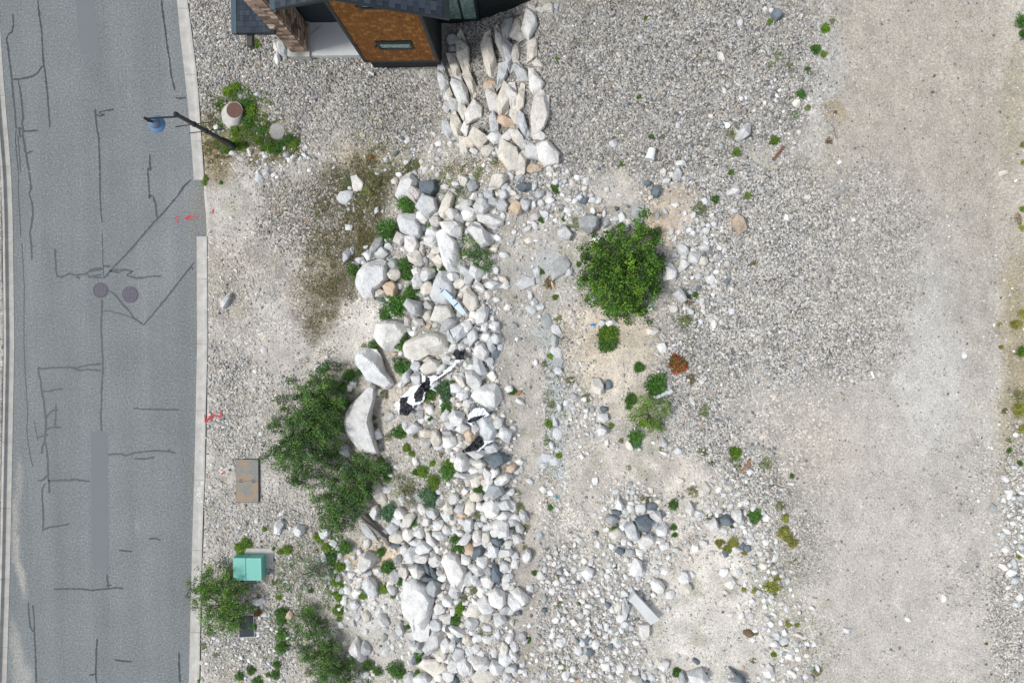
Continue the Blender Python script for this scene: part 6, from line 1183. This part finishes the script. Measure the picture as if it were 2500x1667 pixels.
# log
def logf(rg, a, b, r0, r1, name, label, mat, cat, dz=.25):
    pa, pb = rp(rg, *a), rp(rg, *b); A, B = G(*pa, dz), G(*pb, dz); rr_ = random.Random(8); pts = [A + (B - A) * t + np.array((rr_.uniform(-.03, .03), rr_.uniform(-.03, .03), rr_.uniform(-.02, .02))) for t in np.linspace(0, 1, 7)]
    o = tube(name, pts, list(np.linspace(r0, r1, 7)), mat, None, 9); tag(o, label, cat); return o
logf('P3', (280, 790), (645, 1160), .15, .09, 'fallen_log', 'weathered grey log lying diagonally from the wide shrub to rubble', MLOG, 'log', .2)
logf('P3', (255, 810), (560, 1060), .05, .03, 'branch', 'thin bare grey branch lying along the fallen log', MLOG, 'branch', .38)
logf('Q6', (325, 1350), (312, 1480), .022, .014, 'stick', 'slim grey stick on the sandy track near the foot of the picture', MLOG, 'stick', .03)
logf('T3', (725, 320), (790, 330), .02, .012, 'stick', 'pale brown stick lying flat on fine gravel', MLOG, 'stick', .04)
logf('T2', (620, 1095), (680, 1255), .018, .01, 'stick', 'long pale straw beside the dry brown clump on the dirt', MLOG, 'stick', .03)
logf('Q5', (1330, 705), (1495, 650), .10, .10, 'pale_pipe', 'pale grey length of pipe beside a green tuft on sand', MPIPE, 'pipe', .06)
for rg, poly, mt, nm, lb, ct in (
    ('T2', [(95, 1430), (190, 1305), (208, 1318), (112, 1442)], MRUSTW, 'timber_board', 'narrow rust red board lying on pale gravel', 'board'),
    ('T4', [(95, 940), (150, 890), (155, 855), (168, 860), (165, 900), (110, 948)], MORW, 'timber_board', 'bent orange scrap of wood beside weeds', 'board'),
    ('Q5', [(70, 690), (85, 655), (120, 650), (112, 675), (85, 697)], MORW, 'wood_chip', 'small orange wood chip at the edge of the rubble', 'wood chip'),
    ('Q6', [(955, 915), (1000, 865), (1195, 1070), (1120, 1110)], MSLAB, 'concrete_slab', 'grey rectangular concrete slab tilted among cobbles', 'slab'),
    ('Q5', [(750, 45), (770, 35), (800, 45), (785, 58), (755, 58)], MLITB, 'litter_scrap', 'bright blue plastic scrap near the big round shrub', 'litter'),
    ('Q6', [(372, 108), (384, 98), (398, 112), (386, 128)], MLITC, 'litter_scrap', 'tiny teal plastic scrap on the sandy track', 'litter'),
    ('T4', [(1128, 155), (1145, 150), (1163, 205), (1150, 208)], MWHITE, 'litter_strip', 'small white strip on the fine dirt of the wide track', 'litter'),
    ('T3', [(2185, 128), (2200, 115), (2208, 128), (2192, 142)], MWHITE, 'litter_strip', 'small white chip near the far edge of the dirt track', 'litter')):
    o, _ = px_prism(nm, rg, poly, .10 if nm != 'concrete_slab' else .34, .05 if nm != 'concrete_slab' else .3, mt); tag(o, lb, ct)

# ------------------------------------------------------------------ labels that single each rock and plant out
LM = [('the street lamp', 480, 320), ('the rusty steel hatch', 604, 1172), ('the teal cabinet', 603, 1390), ('the raised manhole', 568, 280), ('the kerbside shrub', 545, 1470), ('the tall dark shrub', 755, 1070), ('the crescent boulder', 880, 1030), ('the fallen log', 925, 1300),
      ('the low dark shrub', 790, 1620), ('the blue marked board', 1105, 740), ('the long plastic sheet', 1020, 960), ('the black plastic flap', 1165, 1085), ('the big round shrub', 1518, 664), ('the white bucket', 1587, 375), ('the grey slab', 1575, 1485), ('the airy sapling', 1590, 1015), ('the orange gable', 970, 100),
      ('the upper boulder wall', 1270, 230), ('the lower boulder wall', 1120, 290), ('the rust red board', 1901, 372), ('the pale pipe', 1618, 962), ('the road manhole covers', 280, 715), ('the blue plastic scrap', 1447, 792), ('the olive bush', 985, 1200), ('the tall streaked boulder', 1020, 1490), ('the tapering white boulder', 1110, 1400), ('the domed white boulder', 905, 685), ('the upright white boulder', 1100, 615), ('the red leaved plant', 1652, 887), ('the dark slate blade', 1170, 1345), ('the orange tan boulder', 1805, 548), ('the dry brown clump', 2025, 345), ('the bent orange scrap', 1820, 1138), ('the garage corner', 1500, 20)]
ORD = ['closest', 'second closest', 'third closest', 'fourth closest', 'fifth closest', 'sixth closest', 'seventh closest', 'eighth closest', 'ninth closest', 'tenth closest']
def dirw(dx, dy):
    a = math.degrees(math.atan2(dy, dx)) % 360
    return ['right of', 'below and right of', 'below', 'below and left of', 'left of', 'above and left of', 'above', 'above and right of'][int((a + 22.5) // 45) % 8]
groups = {}
for t in THINGS:
    nm, lx, ly = min(LM, key=lambda l: (l[1] - t['x']) ** 2 + (l[2] - t['y']) ** 2 if (l[1] - t['x']) ** 2 + (l[2] - t['y']) ** 2 > 400 else 1e9)
    t['d'] = math.hypot(lx - t['x'], ly - t['y'])
    sz = ('large' if t['size'] > 1.1 else 'medium' if t['size'] > .55 else 'small') if t['noun'] != 'tuft' else ('large' if t['size'] > .75 else 'small')
    sh = 'elongated ' if t['asp'] > 1.75 else ''
    t['k'] = (f"{sz} {sh}{t['col']} {t['noun']}", f"{dirw(t['x'] - lx, t['y'] - ly)} {nm}"); groups.setdefault(t['k'], []).append(t)
for k_, L in groups.items():
    L.sort(key=lambda t: t['d'])
    for i, t in enumerate(L):
        lab = f'{k_[0]} {k_[1]}' if len(L) == 1 else f"{ORD[min(i, 9)]} {k_[0]} {k_[1]}"
        tag(t['o'], lab, t['cat'], t['group'])
